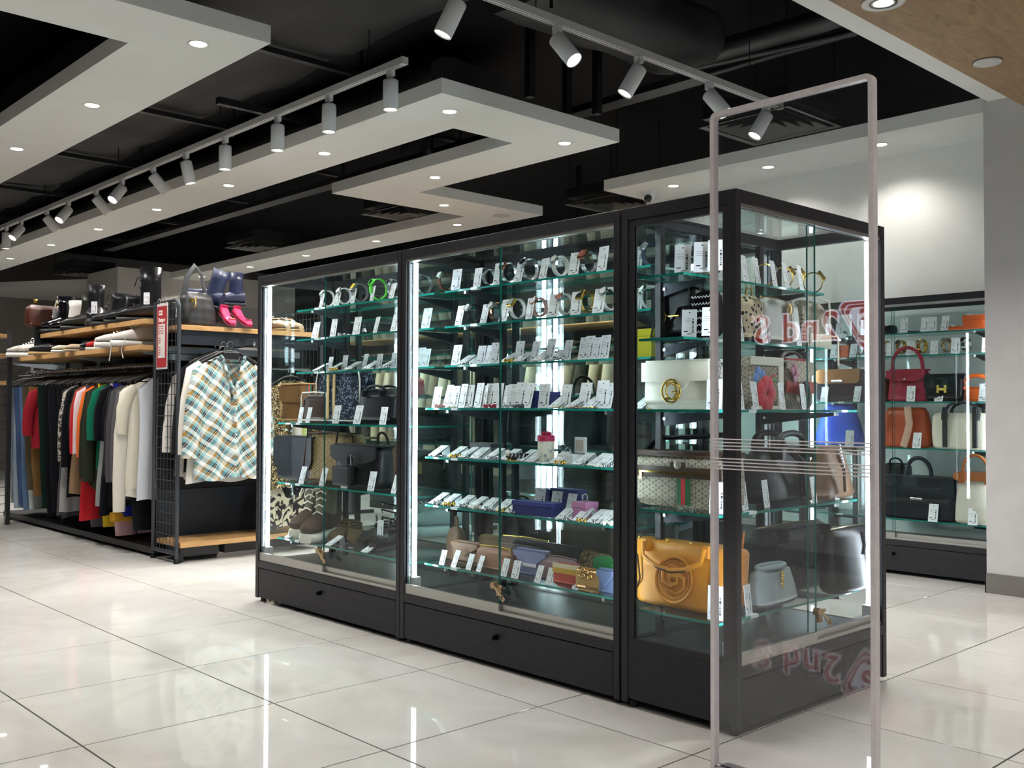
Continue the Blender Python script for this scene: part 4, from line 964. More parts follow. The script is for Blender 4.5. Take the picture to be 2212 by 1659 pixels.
def tag_mat():
    # printed ticket: small lines of type, a block and an upright barcode
    m, nd, lk, b = newmat('printed_ticket', .55, .3)
    tc = nd.new('ShaderNodeTexCoord'); sp = nd.new('ShaderNodeSeparateXYZ'); lk.new(tc.outputs['Generated'], sp.inputs[0])
    x, z = sp.outputs[0], sp.outputs[2]
    def inr(q, a, c_): return math_(nd, lk, 'MULTIPLY', math_(nd, lk, 'GREATER_THAN', q, a), math_(nd, lk, 'LESS_THAN', q, c_))
    wn = nd.new('ShaderNodeTexNoise'); wn.noise_dimensions = '1D'; wn.inputs['Scale'].default_value = 38; wn.inputs['Detail'].default_value = 0; lk.new(z, wn.inputs['W'])
    bar = math_(nd, lk, 'MULTIPLY', math_(nd, lk, 'MULTIPLY', inr(x, .7, .82), inr(z, .14, .68)), math_(nd, lk, 'GREATER_THAN', wn.outputs[0], .47))
    w2 = nd.new('ShaderNodeTexNoise'); w2.inputs['Scale'].default_value = 34; lk.new(tc.outputs['Generated'], w2.inputs['Vector'])
    ln_ = math_(nd, lk, 'MULTIPLY', math_(nd, lk, 'MULTIPLY', inr(x, .15, .6), inr(z, .5, .72)), math_(nd, lk, 'GREATER_THAN', math_(nd, lk, 'SINE', math_(nd, lk, 'MULTIPLY', z, 95)), .72))
    blk = math_(nd, lk, 'MULTIPLY', inr(x, .14, .42), inr(z, .2, .235))
    pr = math_(nd, lk, 'MULTIPLY', math_(nd, lk, 'MULTIPLY', inr(x, .38, .68), inr(z, .1, .15)), math_(nd, lk, 'GREATER_THAN', w2.outputs[0], .5))
    hole = math_(nd, lk, 'MULTIPLY', inr(x, .46, .56), inr(z, .87, .91))
    tot = math_(nd, lk, 'MINIMUM', math_(nd, lk, 'ADD', math_(nd, lk, 'ADD', bar, math_(nd, lk, 'MULTIPLY', ln_, .5)), math_(nd, lk, 'ADD', math_(nd, lk, 'ADD', blk, pr), hole)), 1.0)
    lk.new(mixc(nd, lk, tot, '#e6e9ec', '#1b1c22'), b.inputs['Base Color'])
    return m
TAGM = tag_mat()
GGC = hexmat('monogram_canvas', '#a79d8d', '#6b6052', 240)
GGB = hexmat('brown_monogram_canvas', '#a58c63', '#6a5234', 240)
NAVYMONO = blotch_mat('navy_monogram_jacquard', '#1d2436', '#8e97a6', 60, .56)
WEAVE = weavemat('bronze_woven_leather', '#6a5450', '#a08880', 80)
MONOB = weavemat('black_embossed_leather', '#141519', '#24262d', 70, .45)
LEO = leopard_mat()
CHECK = hexmat('brown_check_canvas', '#5b4433', '#3a2a20', 200)

def soft_body(w, h, d, e=5, tw=1.0, td=.7, bw=1.0, bulge=.04, n=28, nz=9, r=.02, sag=0):
    rings = []
    for k in range(nz + 1):
        t = k / nz; z = h * t
        ww = (bw + (tw - bw)*t) * (1 + bulge*math.sin(PI*t)); dd = (1 + (td - 1)*t) * (1 + bulge*1.5*math.sin(PI*t))
        rings.append(sring(0, 0, z, w/2*ww, d/2*dd, e, n))
    def ins(ring, f, z, fy=None): return [(p[0]*f if False else (math.copysign(max(0, abs(p[0]) - f), p[0])), math.copysign(max(0, abs(p[1]) - min(f, abs(p[1])*.6)), p[1]), z) for p in ring]
    full = [ins(rings[0], r, 0), ins(rings[0], r*.3, r*.3)] + [[(p[0], p[1], max(p[2], r)) for p in rings[0]]] + rings[1:-1] + [[(p[0], p[1], h - r) for p in rings[-1]], ins(rings[-1], r*.3, h - r*.3), ins(rings[-1], r, h)]
    return MB().loft(full)
def arch(x0, x1, z0, top, y, r, n=12, flat=1, lean=0):
    pts = []
    for k in range(n + 1):
        a = PI * k / n; pts.append(((x0+x1)/2 - (x1-x0)/2*math.cos(a), y + lean*math.sin(a), z0 + (top - z0)*math.sin(a)**.75))
    return pts
def flap_panel(w, h, ztop, y, drop, shape='round', th=.008, depth=0):
    # front flap: straight sides, shaped lower edge
    pts = [(-w/2, ztop), (w/2, ztop)]
    n = 14
    for k in range(n + 1):
        f = 1 - 2*k/n
        if shape == 'round': z = ztop - drop*(1 - .35*abs(f)**3.0)
        elif shape == 'vee': z = ztop - drop*(1 - .75*abs(f))
        elif shape == 'square': z = ztop - drop*(1 - (.25 if abs(f) > .97 else 0))
        else: z = ztop - drop*(.62 + .38*max(0, 1 - (abs(f)*2.2)**2)) 
        pts.append((w/2*f, z))
    return MB().prism(pts, y - th, y)
def bag(label, loc, rz, w, h, d, mat, name='handbag', cat='handbag', e=5, tw=1.0, td=.7, bw=1.0, bulge=.04, flap=None, flapmat=None, drop=.5, shape='round', handles=0, hmat=None, hh=.12, hr=.006, hspan=.5, clasp=None, cmat=GOLD, zipm=None, strap=None, trim=None, scale=None):
    t = thing(name, label, cat, loc, rz)
    soft_body(w, h, d, e, tw, td, bw, bulge).build('body', mat, t)
    yf = -d/2*(1 + bulge)
    if flap:
        f = flap_panel(w*(tw*.5 + .5)*1.01, h, h*.995, yf*.88 - .004, h*drop, shape); fo = f.build('flap', flapmat or mat, t)
        MB().bbox(-w*.5*tw, yf*.85, h - .004, w*.5*tw, d/2*td, h + .006, .003).build('flap_top', flapmat or mat, t)
    if clasp:
        zc = h*(1 - drop) + .012
        b = MB()
        if clasp == 'bar': b.bbox(-.035, yf - .012, zc - .006, .035, yf - .004, zc + .006, .002)
        elif clasp == 'ring': b.tube([(.022*math.cos(a), yf - .008, zc + .022*math.sin(a)) for a in [2*PI*k/18 for k in range(18)]], .0035, 6, 0, True)
        elif clasp == 'horsebit':
            b.tube([(-.03 + .016*math.cos(a), yf - .008, zc + .018*math.sin(a)) for a in [2*PI*k/14 for k in range(14)]], .003, 6, 0, True); b.cyl((-.015, yf - .008, zc), (.04, yf - .008, zc), .003, n=6)
        elif clasp == 'lock': b.bbox(-.022, yf - .014, zc - .03, .022, yf - .003, zc + .03, .003); b.tube([(.01*math.cos(a), yf - .01, zc + .035 + .014*math.sin(a)) for a in [PI*k/8 for k in range(9)]], .003, 6)
        elif clasp == 'stud': b.ball((0, yf - .005, zc), .008)
        elif clasp == 'H': b.box(-.028, yf - .01, zc - .022, -.014, yf - .003, zc + .022); b.box(.014, yf - .01, zc - .022, .028, yf - .003, zc + .022); b.box(-.014, yf - .01, zc - .007, .014, yf - .003, zc + .007)
        elif clasp == 'buckle': b.box(-.03, yf - .012, zc - .022, .03, yf - .004, zc - .016); b.box(-.03, yf - .012, zc + .016, .03, yf - .004, zc + .022); b.box(-.03, yf - .012, zc - .016, -.024, yf - .004, zc + .016); b.box(.024, yf - .012, zc - .016, .03, yf - .004, zc + .016); b.cyl((0, yf - .01, zc - .02), (0, yf - .01, zc + .03), .003, n=6)
        b.build('clasp', cmat, t)
    for k in range(handles):
        y = yf*.55 if k == 0 else -yf*.4
        MB().tube(arch(-w*hspan/2, w*hspan/2, h*.97, h + hh, y, hr, 14, 1, (-.01 if k == 0 else .01)), hr, 8, 0, False, 1.0).build('handle', hmat or mat, t)
        if k == 0:
            b = MB()
            for s_ in (-1, 1): b.bbox(s_*w*hspan/2 - hr*1.4, yf - .004, h*.8, s_*w*hspan/2 + hr*1.4, yf*.5, h*.99, .002)
            b.build('handle_tab', hmat or mat, t)
    if zipm:
        MB().tube([(-w*.46*tw, 0, h + .002), (0, 0, h + .006), (w*.46*tw, 0, h + .002)], .004, 6).build('zip', zipm, t)
        MB().box(w*.44*tw, -.004, h - .03, w*.44*tw + .006, .0, h + .004).build('zip_pull', zipm, t)
    if strap:
        MB().tube([(-w*.5, 0, h*.92), (-w*.53, -.0, h*.7), (-w*.56, -d*.3, h*.35), (-w*.52, -d*.62, .012), (-w*.2, -d*.75, .008)], .0055, 6, 0, False, .5).build('shoulder_strap', strap, t)
    if trim:
        MB().tube([(p[0]*w*.5*bw, yf*.97, .012 + p[1]) for p in [(-.96, 0), (-1.0, h*.3), (-1.0*tw/bw, h*.8), (-.93*tw/bw, h*.97), (0, h*.99), (.93*tw/bw, h*.97), (1.0*tw/bw, h*.8), (1.0, h*.3), (.96, 0)]], .004, 6, 0, True).build('piping', trim, t)
    return t
def stripe(t, x, w, z0, z1, y, cols, name='web_stripe'):
    k = len(cols)
    for i, c_ in enumerate(cols): MB().box(x - w/2 + w*i/k, y - .002, z0, x - w/2 + w*(i+1)/k, y + .003, z1).build(name, M(c_, .7), t)
def gg_emblem(t, x, z, y, R, mat, thick=.004, name='emblem'):
    b = MB()
    b.tube([(x + R*math.cos(a), y, z + R*math.sin(a)) for a in [2*PI*k/28 for k in range(28)]], thick, 6, 0, True)
    b.tube([(x + R*.2 + R*.72*math.cos(a), y - .002, z + R*.72*math.sin(a)) for a in [PI*.3 + PI*1.55*k/18 for k in range(19)]] + [(x + R*.75, y - .002, z - R*.05), (x + R*.25, y - .002, z - R*.05)], thick*.9, 6)
    b.tube([(x - R*.15 - R*.72*math.cos(a), y + .002, z - R*.72*math.sin(a)) for a in [PI*.3 + PI*1.4*k/18 for k in range(19)]], thick*.9, 6)
    b.build(name, mat, t)

# ---- placing helpers: shelf item at photo column u
def A(u, X, z): return Vector((X, onX(u, 900, X).y, z))
def spanA(u0, u1, vt, X, z):
    a, b = onX(u0, 900, X).y, onX(u1, 900, X).y; zt = onX((u0+u1)/2, vt, X).z
    return Vector((X, (a+b)/2, z)), abs(a-b), zt - z
def Bp(u, Y, z): return Vector((onY(u, 900, Y).x, Y, z))
def spanB(u0, u1, vt, Y, z):
    a, b = onY(u0, 900, Y).x, onY(u1, 900, Y).x; zt = onY((u0+u1)/2, vt, Y).z
    return Vector(((a+b)/2, Y, z)), abs(a-b), zt - z
RZA = -PI/2
tm_ = MB().box(-.0225, -.0006, 0, .0225, .0006, .085).build('price_tag', TAGM); TAGME = tm_.data; bpy.data.objects.remove(tm_)
def price_tag(label, loc, rz, lean=.22, scale=1.0, group=None):
    o = bpy.data.objects.new('price_tag', TAGME); COL.objects.link(o); o.location = loc; o.rotation_euler = (-lean, 0, rz); o.scale = (scale, 1, scale)
    return tag(o, label, 'price tag', group)
ez_ = MB(); ez_.add([(-.024, -.03, 0), (.024, -.03, 0), (.024, .045, .038), (-.024, .045, .038), (-.024, .05, 0), (.024, .05, 0)], [(0,1,2,3), (3,2,5,4)], 0); ez_ = ez_.build('easel', M('#c9d2d6', .25, 0, .6)); EZME = ez_.data; bpy.data.objects.remove(ez_)
def card(label, loc, rz, group, scale=1.0):
    t = thing('ticket_easel', label, 'price tag', loc, rz, group); t.scale = (scale,)*3
    inst('easel', EZME, t)
    o = inst('ticket', TAGME, t, (0, -.032, .0035), (-PI/2 + .47, 0, 0))
def jewel(kind, label, loc, rz, mat, group, s=1.0):
    b = MB()
    if kind == 'ring': b.tube([(.011*s*math.cos(a), 0, .0115*s + .011*s*math.sin(a)) for a in [2*PI*k/14 for k in range(14)]], .0016*s, 6, 0, True); b.ball((0, 0, .025*s), .004*s, 7, 4)
    elif kind == 'chain':
        r_ = random.Random(label)
        b.tube([(.03*s*math.cos(a)*(1 + .2*math.sin(3*a)), .022*s*math.sin(a), .003 + .002*math.sin(7*a)) for a in [2*PI*k/24 for k in range(24)]], .0022*s, 5, 0, True)
    elif kind == 'bangle':
        for k in range(9): a = PI*1.7*k/9; b.ball((.026*s*math.cos(a), .02*s*math.sin(a), .007*s + .004*(k % 2)), .0075*s, 7, 5)
    o = b.build('ring' if kind == 'ring' else ('necklace' if kind == 'chain' else 'bracelet'), mat); o.location = loc; o.rotation_euler = (0, 0, rz)
    return tag(o, label, 'jewellery', group)
STM = MB(); STM.bbox(-.016, -.02, 0, .016, .02, .004, .001); STM.tube([(0, .0, .004), (0, .008, .02), (0, .012, .035)], .0025, 6); STM = STM.build('x', PLASTIC); STME = STM.data; bpy.data.objects.remove(STM)
def watch(label, loc, rz, strap, case=CHROME, dial=None, R=.03, sq=False, group=None, wd=.0105, tilt=0):
    t = thing('wristwatch', label, 'watch', loc, rz, group)
    R *= 1.18; zc = R + .012
    n = 20
    pts = [(0, R*.92*math.sin(a), zc + R*math.cos(a)) for a in [2*PI*k/n for k in range(n)]]
    MB().tube(pts, wd, 8, 0, True, .28, None).build('strap', strap, t) if False else None
    rings = []
    for k in range(n):
        a = 2*PI*k/n; c_, s_ = math.sin(a), math.cos(a)
        o_, i_ = R, R - .0045
        rings.append([(-wd, o_*.92*c_, zc + o_*s_), (wd, o_*.92*c_, zc + o_*s_), (wd*.9, i_*.92*c_, zc + i_*s_), (-wd*.9, i_*.92*c_, zc + i_*s_)])
    MB().loft(rings, 0, False, False, True, True).build('strap', strap, t)
    # case sits front and up
    d = Vector((0, -.82, .57)).normalized(); c0 = Vector((0, 0, zc)) + Vector((0, d.y*R*.92, d.z*R))
    cr = .0185
    if sq:
        b = MB(); u = Vector((1, 0, 0)); v_ = d.cross(u)
        def sqr(k, h): return [tuple(c0 + u*x*cr*k + v_*y*cr*1.1*k + d*h) for x, y in ((-1,-.8),(-.8,-1),(.8,-1),(1,-.8),(1,.8),(.8,1),(-.8,1),(-1,.8))]
        b.loft([sqr(1, -.002), sqr(1, .006), sqr(.9, .008)], 0, False); b.build('case', case, t)
        MB().loft([sqr(.72, .0075), sqr(.7, .0088)], 0, False).build('dial', dial or M('#20222a', .2), t)
    else:
        MB().cyl(c0 - d*.002, c0 + d*.006, cr, n=18).build('case', case, t)
        u = Vector((1, 0, 0)); v_ = d.cross(u)
        MB().tube([tuple(c0 + d*.0065 + (u*math.cos(a) + v_*math.sin(a))*cr*.88) for a in [2*PI*k/18 for k in range(18)]], .0018, 6, 0, True).build('bezel', case, t)
        MB().cyl(c0 + d*.0055, c0 + d*.0068, cr*.8, n=18).build('dial', dial or M('#20222a', .2), t)
    MB().cyl(c0 + Vector((cr, 0, 0)), c0 + Vector((cr + .004, 0, 0)), .002, n=8).build('crown', case, t)
    inst('display_stand', STME, t)
    return t
SIL = M('#c9ccd0', .2, 1.0); BRN = leather('#5b3524'); DK = leather('#0d0d10', '#16161a', .38); WHL = leather('#d8d8d6'); ROSE = M('#c48f74', .2, 1.0)
# ================================================================ WHAT STANDS IN THE SHOWCASES
def tagrow(shelf, spec, X=None, Y=None, lean=.22, rz=None, scale=1.0, z=0):
    for k, u in enumerate(spec):
        loc = A(u, X, z) if X is not None else Bp(u, Y, z)
        rnd = random.Random(int(u) + int(z*1000))
        price_tag('%s upright price tag from the left on %s' % (ordn(k), shelf), loc, (rz if rz is not None else (RZA if X is not None else 0)) + rnd.uniform(-.2, .2), lean + rnd.uniform(-.06, .06), scale*rnd.uniform(.92, 1.06), 'price tags in the glass showcases')
def cardrow(shelf, spec, X, z, jm=None, rz=RZA, Y=None):
    for k, u in enumerate(spec):
        rnd = random.Random(int(u) * 3 + int(z*100)); loc = A(u, X, z) if Y is None else Bp(u, Y, z)
        card('%s slanted price ticket from the left on %s' % (ordn(k), shelf), loc, rz + rnd.uniform(-.15, .15), 'slanted tickets with jewellery')
        if jm:
            mt = [SIL, GOLD, SIL, M('#e8e4dc', .3)][k % 4]
            off = Vector((-.03, -.035, 0)) if Y is None else Vector((.035, -.03, 0))
            jewel(['chain', 'bangle', 'ring'][k % 3] if jm == 1 else 'bangle', '%s %s jewel from the left on %s' % (ordn(k), 'gold' if mt is GOLD else 'pale', shelf), loc + off, rz + rnd.uniform(-1, 1), mt, 'jewellery beside the slanted tickets', .8)
WYAW = -.1
def watches(shelf, X, z, spec):
    for k, (u, desc, strap, case, dial, R, sq) in enumerate(spec):
        watch('%s watch, %s from left on %s' % (desc, ordn(k), shelf), A(u, X, z), RZA + WYAW, strap, case, dial, R, sq, 'watches on display rings')
DIALB, DIALW, DIALR = M('#1d212c', .2), M('#e6e4de', .3), M('#a33a2c', .3)
GREEN = M('#4fd02c', .35, 0, .5); YEL = M('#d9c22e', .4)
# ---------------- left showcase
S = 'top shelf of left showcase'
watches(S, .27, 1.437, [(706, 'white and silver', WHL, SIL, DIALW, .034, 0), (742, 'pale grey', M('#cfd2d4', .4), SIL, DIALW, .034, 0), (776, 'chunky grey and yellow', M('#6a6d72', .4), SIL, YEL, .038, 1), (816, 'bright neon green', GREEN, GREEN, DIALB, .042, 0), (852, 'silver link', SIL, SIL, DIALB, .036, 0)])
tagrow(S, (690, 724, 759, 800, 842), X=.222, z=1.437, scale=.9)
S = 'second shelf of left showcase'
tagrow(S, (677, 717, 767, 808, 848), X=.222, z=1.289)
for k, (u, mt, kd) in enumerate(((745, SIL, 'bangle'), (790, M('#1a1a1c', .3), 'bangle'), (828, ROSE, 'chain'), (700, GOLD, 'chain'))): jewel(kd, '%s bracelet lying between the tags on %s' % (('silver beaded', 'black beaded', 'copper chain', 'thin gold')[k], S), A(u, .3, 1.289), .4*k, mt, 'jewellery in the left showcase', 1.3)
sg = thing('sunglasses', 'black framed sunglasses on the second shelf of the left showcase', 'sunglasses', A(795, .34, 1.289), RZA)
for s_ in (-1, 1): MB().lathe([(.001, 0), (.022, 0), (.024, .003), (.02, .005)], 16, (s_*.03, 0, .024), axis='y').build('lens', M('#0d0d10', .1), sg); MB().tube([(s_*.055, 0, .03), (s_*.058, .06, .028), (s_*.052, .11, .012)], .002, 6).build('temple_arm', BLACKP, sg)
S = 'third shelf of left showcase'
tagrow(S, (710, 742, 784, 816, 848), X=.25, z=1.124, scale=.92)
cardrow(S, (690, 722, 760, 800, 834), .225, 1.124, 1)
# fourth shelf: bags
z = .873; BRS = leather('#6b4a2c', '#7a5633'); TAN = leather('#b98d5c')
p_, w_, h_ = spanA(622, 704, 833, .29, z); t = bag('brown suede flap bag with green and red stripe, fourth shelf of the left showcase', p_, RZA, w_, h_, .09, BRS, e=6, flap=1, flapmat=BRS, drop=.45, shape='square', trim=TAN, td=.8)
stripe(t, w_*.33, .045, h_*.56, h_*.99, -.058, ['#1c5236', '#b22a30', '#1c5236'])
p_, w_, h_ = spanA(702, 796, 806, .27, z); t = bag('navy monogram bag with white piping and two cream stripes', p_, RZA, w_, h_, .1, NAVYMONO, e=7, td=.9, trim=M('#d9d6cc', .5)); stripe(t, -w_*.2, .016, .02, h_*.97, -.056, ['#d9bd83']); stripe(t, -w_*.06, .016, .02, h_*.97, -.056, ['#d9bd83'])
p_, w_, h_ = spanA(668, 706, 852, .22, z); bag('small dark brown pouch with white curved piping, beside the navy monogram bag', p_, RZA + .3, w_, h_, .06, leather('#3a2a22'), trim=M('#e0ddd4', .5), name='pouch', cat='pouch')
p_, w_, h_ = spanA(764, 818, 842, .32, z); bag('glossy black handbag with top handle behind the tags, fourth shelf left showcase', p_, RZA, w_, h_, .1, M('#141416', .25, 0, .6), handles=1, hh=.05, clasp='stud')
p_, w_, h_ = spanA(792, 862, 843, .25, z); bag('black zipped leather bag at the right end, fourth shelf left showcase', p_, RZA, w_*1.1, h_, .12, DK, e=4, handles=2, hh=.02, zipm=SIL)
tagrow('fourth shelf of the left showcase', (647, 664, 724, 770, 826), X=.125, z=z, scale=.98)
# fifth shelf
z = .579
p_, w_, h_ = spanA(611, 692, 944, .24, z); bag('dark grey leather messenger bag with square flap, fifth shelf of the left showcase', p_, RZA, w_, h_, .09, leather('#33343a', '#3d3e44'), e=6, flap=1, drop=.72, shape='square', td=.85, name='messenger_bag', cat='bag')
p_, w_, h_ = spanA(688, 772, 937, .28, z); t = bag('tan and brown monogram canvas shoulder bag, fifth shelf of the left showcase', p_, RZA + .25, w_, h_, .11, GGB, e=4.5, tw=.9, td=.85, trim=leather('#4a3626'), zipm=leather('#4a3626')); MB().tube([(w_*.3, -.02, h_), (w_*.28, -.07, h_ + .14), (w_*.2, -.09, h_*.7), (w_*.26, -.08, h_*.25)], .011, 8, 0, False, .25).build('studded_strap', leather('#2c2220'), t)
p_, w_, h_ = spanA(742, 838, 962, .22, z); t = bag('black nylon backpack with silver buckle, fifth shelf of the left showcase', p_, RZA, w_, h_, .13, M('#101013', .5), e=4, flap=1, drop=.42, clasp='buckle', cmat=SIL, name='backpack', cat='backpack'); MB().bbox(-w_*.36, -.1, .01, w_*.05, -.06, h_*.5, .01).build('front_pocket', M('#131316', .5), t)
p_, w_, h_ = spanA(818, 862, 958, .28, z); bag('brown checked canvas bag at the right end, fifth shelf of the left showcase', p_, RZA, w_, h_, .1, CHECK, handles=1, hh=.05, hmat=leather('#3a2a22'))
tagrow('fifth shelf of the left showcase', (651, 696, 744, 801, 850), X=.125, z=z)
# bottom shelf
z = .307
KH = cloth('#4a443c', '#5a5348')
for k, (u, X, lab) in enumerate(((668, .25, 'far'), (692, .19, 'near'))): shoe('brown high-top sneaker with cream laces and white toe, %s one of the pair' % lab, A(u, X, z), PI + .55, cloth('#4a3a32'), M('#efe9da', .5), .26, .05, 'boot', .04, .13, M('#efe8d8', .8), 'high_top_sneaker', 'sneaker', cloth('#6d665a', '#7a7366'), 'pair of high-top sneakers', scl=1.12)
for k, (u, X) in enumerate(((742, .26), (770, .25))): shoe('olive suede mule on the bottom shelf of the left showcase, %s one' % ('left', 'right')[k], A(u, X, z), PI + .6 + .4*k, cloth('#5a4a2c', '#4a3d26'), SOLEB, .25, .045, 'low', .01, name='mule', cat='shoe', group='pair of olive mules')
for k, (u, X) in enumerate(((815, .3), (842, .25))):
    t = shoe('black strappy buckled shoe on the bottom shelf of the left showcase, %s one' % ('left', 'right')[k], A(u, X, z), PI + .3, M('#121214', .25), SOLEB, .25, .045, 'low', .02, name='buckled_shoe', cat='shoe', group='pair of black buckled shoes')
    for q in range(4): MB().tube([(-.1 + .0*q, -.04, .07 + .035*q), (-.04, 0, .09 + .035*q), (-.1, .04, .07 + .035*q)], .005, 6).build('strap', M('#141416', .3), t)
    MB().box(-.06, -.045, .1, -.05, -.04, .13).build('buckle', SIL, t)
for k, u in enumerate((633, 722, 800)): card('%s slanted price ticket from the left on the bottom shelf of the left showcase' % ordn(k), A(u, .13, z), RZA, 'slanted tickets with jewellery')
price_tag('white price tag hung on the black buckled shoes', A(822, .2, z + .05), RZA, .05)

# ---------------- middle showcase
S = 'top shelf of middle showcase'
watches(S, .27, 1.437, [(915, 'large silver', SIL, SIL, DIALB, .036, 0), (962, 'brown strapped', BRN, SIL, DIALW, .035, 0), (1056, 'small silver bracelet', SIL, SIL, DIALB, .028, 0), (1099, 'rose gold and black', SIL, ROSE, DIALB, .034, 0), (1144, 'steel chronograph', SIL, SIL, DIALB, .036, 0), (1210, 'pale silver', WHL, SIL, DIALW, .033, 0), (1272, 'red bezel', SIL, ROSE, DIALR, .034, 1)])
tagrow(S, (982, 1028, 1072, 1117, 1170, 1237, 1298), X=.222, z=1.437, scale=1.05)
S = 'second shelf of middle showcase'
watches(S, .27, 1.289, [(1022, 'black strapped silver', DK, SIL, DIALW, .033, 0), (1072, 'rose crystal', ROSE, SIL, DIALW, .032, 0), (1118, 'square white digital', WHL, GOLD, M('#9aa39a', .3), .034, 1), (1165, 'pink strapped', M('#c79a96', .5), ROSE, DIALW, .032, 0), (1222, 'white strapped with copper dial', WHL, SIL, M('#a8583a', .3), .034, 0), (1268, 'gold digital', GOLD, GOLD, DIALB, .034, 1), (1318, 'white ceramic', WHL, SIL, DIALW, .036, 0)])
tagrow(S, (917, 988, 1042, 1084, 1141, 1192, 1242, 1290), X=.222, z=1.289, scale=1.05)
S = 'third shelf of middle showcase'
tagrow(S, (906, 917, 982, 1036, 1051, 1068, 1119, 1152, 1185, 1222, 1257, 1269, 1287, 1304), X=.235, z=1.125, scale=1.0)
cardrow(S, (1005, 1098, 1128, 1170, 1204), .225, 1.125, 1)
S = 'fourth shelf of middle showcase'
tagrow(S, (940, 962, 978, 996, 1010, 1030, 1042, 1054, 1072, 1090, 1104, 1120, 1137, 1173, 1219, 1259, 1298, 1310), X=.15, z=.948, scale=1.12)
for k, (u, mt, kd) in enumerate(((950, M('#c99a94', .4), 'bangle'), (975, M('#b9c49a', .4), 'chain'), (1015, SIL, 'chain'), (1058, M('#a2203c', .2), 'bangle'), (1098, SIL, 'bangle'), (1120, M('#33343c', .3), 'bangle'), (1205, GOLD, 'chain'), (1240, ROSE, 'chain'), (1275, GOLD, 'chain'))): jewel(kd, '%s bracelet from the left below the tags, fourth shelf of middle showcase' % ordn(k), A(u, .118, .948), .7*k, mt, 'jewellery at the foot of the price tags', .8)
NVB = M('#23296b', .5)
def boxy(label, loc, rz, w_, d_, h_, mat, lid=None, name='gift_box', lh=.35):
    t = thing(name, label, 'box', loc, rz)
    MB().bbox(-w_/2, -d_/2, 0, w_/2, d_/2, h_*(1 - lh), .002).build('base', mat, t)
    MB().bbox(-w_/2 - .002, -d_/2 - .002, h_*(1 - lh) + .001, w_/2 + .002, d_/2 + .002, h_, .002).build('lid', lid or mat, t)
    return t
boxy('navy blue gift box standing behind the tags, left one on the fourth shelf', A(1153, .2, .948), RZA, .07, .05, .065, NVB); boxy('navy blue gift box standing behind the tags, right one on the fourth shelf', A(1186, .22, .948), RZA, .065, .05, .062, NVB)
cardrow('right end, fourth shelf of middle showcase', (1205, 1243, 1280), .14, .948)
z = .749; S = 'fifth shelf of middle showcase'
cardrow(S, (945, 985, 1010, 1035, 1065, 1100, 1135), .15, z, 1)
boxy('flat grey box behind the slanted tickets, fifth shelf of the middle showcase', A(1052, .3, z), RZA, .13, .07, .055, M('#77787e', .6), M('#4c4d54', .6))
t = thing('beaded_bracelet', 'coiled dark bead bracelet with gold ends on the fifth shelf', 'bracelet', A(1118, .15, z), RZA)
b = MB()
for q in range(3):
    for k in range(16): a = 2*PI*k/16 + q*.1; b.ball((.05*math.cos(a), .028*math.sin(a), .006 + .009*q), .0055, 6, 4)
b.build('beads', M('#1a181c', .25), t); MB().tube([(.05*math.cos(2*PI*k/20), .028*math.sin(2*PI*k/20), .002) for k in range(20)], .003, 6, 0, True).build('gold_band', GOLD, t); MB().ball((-.02, -.03, .03), .012).build('pearl', M('#eeeae2', .3), t)
FLOR = blotch_mat('floral_box_print', '#e6e2d2', '#8fa9b4', 60, .6, .6, '#c78a4a')
t = thing('round_gift_box', 'cylindrical floral gift box with red ribbon lid on the fifth shelf', 'box', A(1180, .16, z), RZA)
MB().lathe([(.031, 0), (.031, .075), (.03, .078)], 24).build('canister', FLOR, t); MB().lathe([(.033, .078), (.033, .096), (.03, .1), (.001, .1)], 24).build('lid', M('#b01f4e', .5), t); rb = MB()
for s_ in (-1, 1): rb.ball((s_*.012, 0, .106), .011, 8, 5, 0, (1.3, .7, .7))
rb.build('bow', M('#b01f4e', .5), t)
t = thing('ring_box', 'open white ring box on the fifth shelf of the middle showcase', 'box', A(1232, .17, z), RZA); MB().bbox(-.042, -.03, 0, .042, .03, .034, .003).build('base', M('#dfe2e2', .5), t); MB().bbox(-.01, .03, .036, .046, .042, .095, .003).build('open_lid', M('#e3e6e6', .5), t); MB().box(.0, .0285, .045, .036, .0305, .085).build('lid_lining', M('#b9aea2', .7), t); MB().tube([(-.012 + .012*math.cos(a), 0, .046 + .012*math.sin(a)) for a in [2*PI*k/12 for k in range(12)]], .002, 6, 0, True).build('ring', SIL, t)
cardrow('right half, fifth shelf of middle showcase', (1155, 1208, 1258, 1290, 1310), .13, z, 1)
z = .554; S = 'sixth shelf of middle showcase'
cardrow(S, (947, 972, 1003, 1030, 1058, 1088, 1112), .15, z, 2)
boxy('long flat navy blue box at the front of the sixth shelf', A(1160, .145, z), RZA + .05, .2, .055, .05, NVB, M('#2b327c', .5))
boxy('navy blue box at the back of the sixth shelf, left', A(1183, .28, z), RZA, .07, .05, .085, NVB); boxy('wide navy blue box at the back of the sixth shelf, right', A(1228, .3, z), RZA, .14, .05, .09, NVB)
tagrow(S, (1163, 1199, 1229), X=.2, z=z, scale=1.05)
t = boxy('pink cube box with a silver ring on top, sixth shelf', A(1264, .18, z), RZA, .07, .06, .062, M('#c483ae', .5)); MB().tube([(.013*math.cos(a), 0, .075 + .013*math.sin(a)) for a in [2*PI*k/12 for k in range(12)]], .003, 6, 0, True).build('ring', SIL, t)
cardrow('right end, sixth shelf of middle showcase', (1222, 1258, 1290, 1310), .13, z, 2)
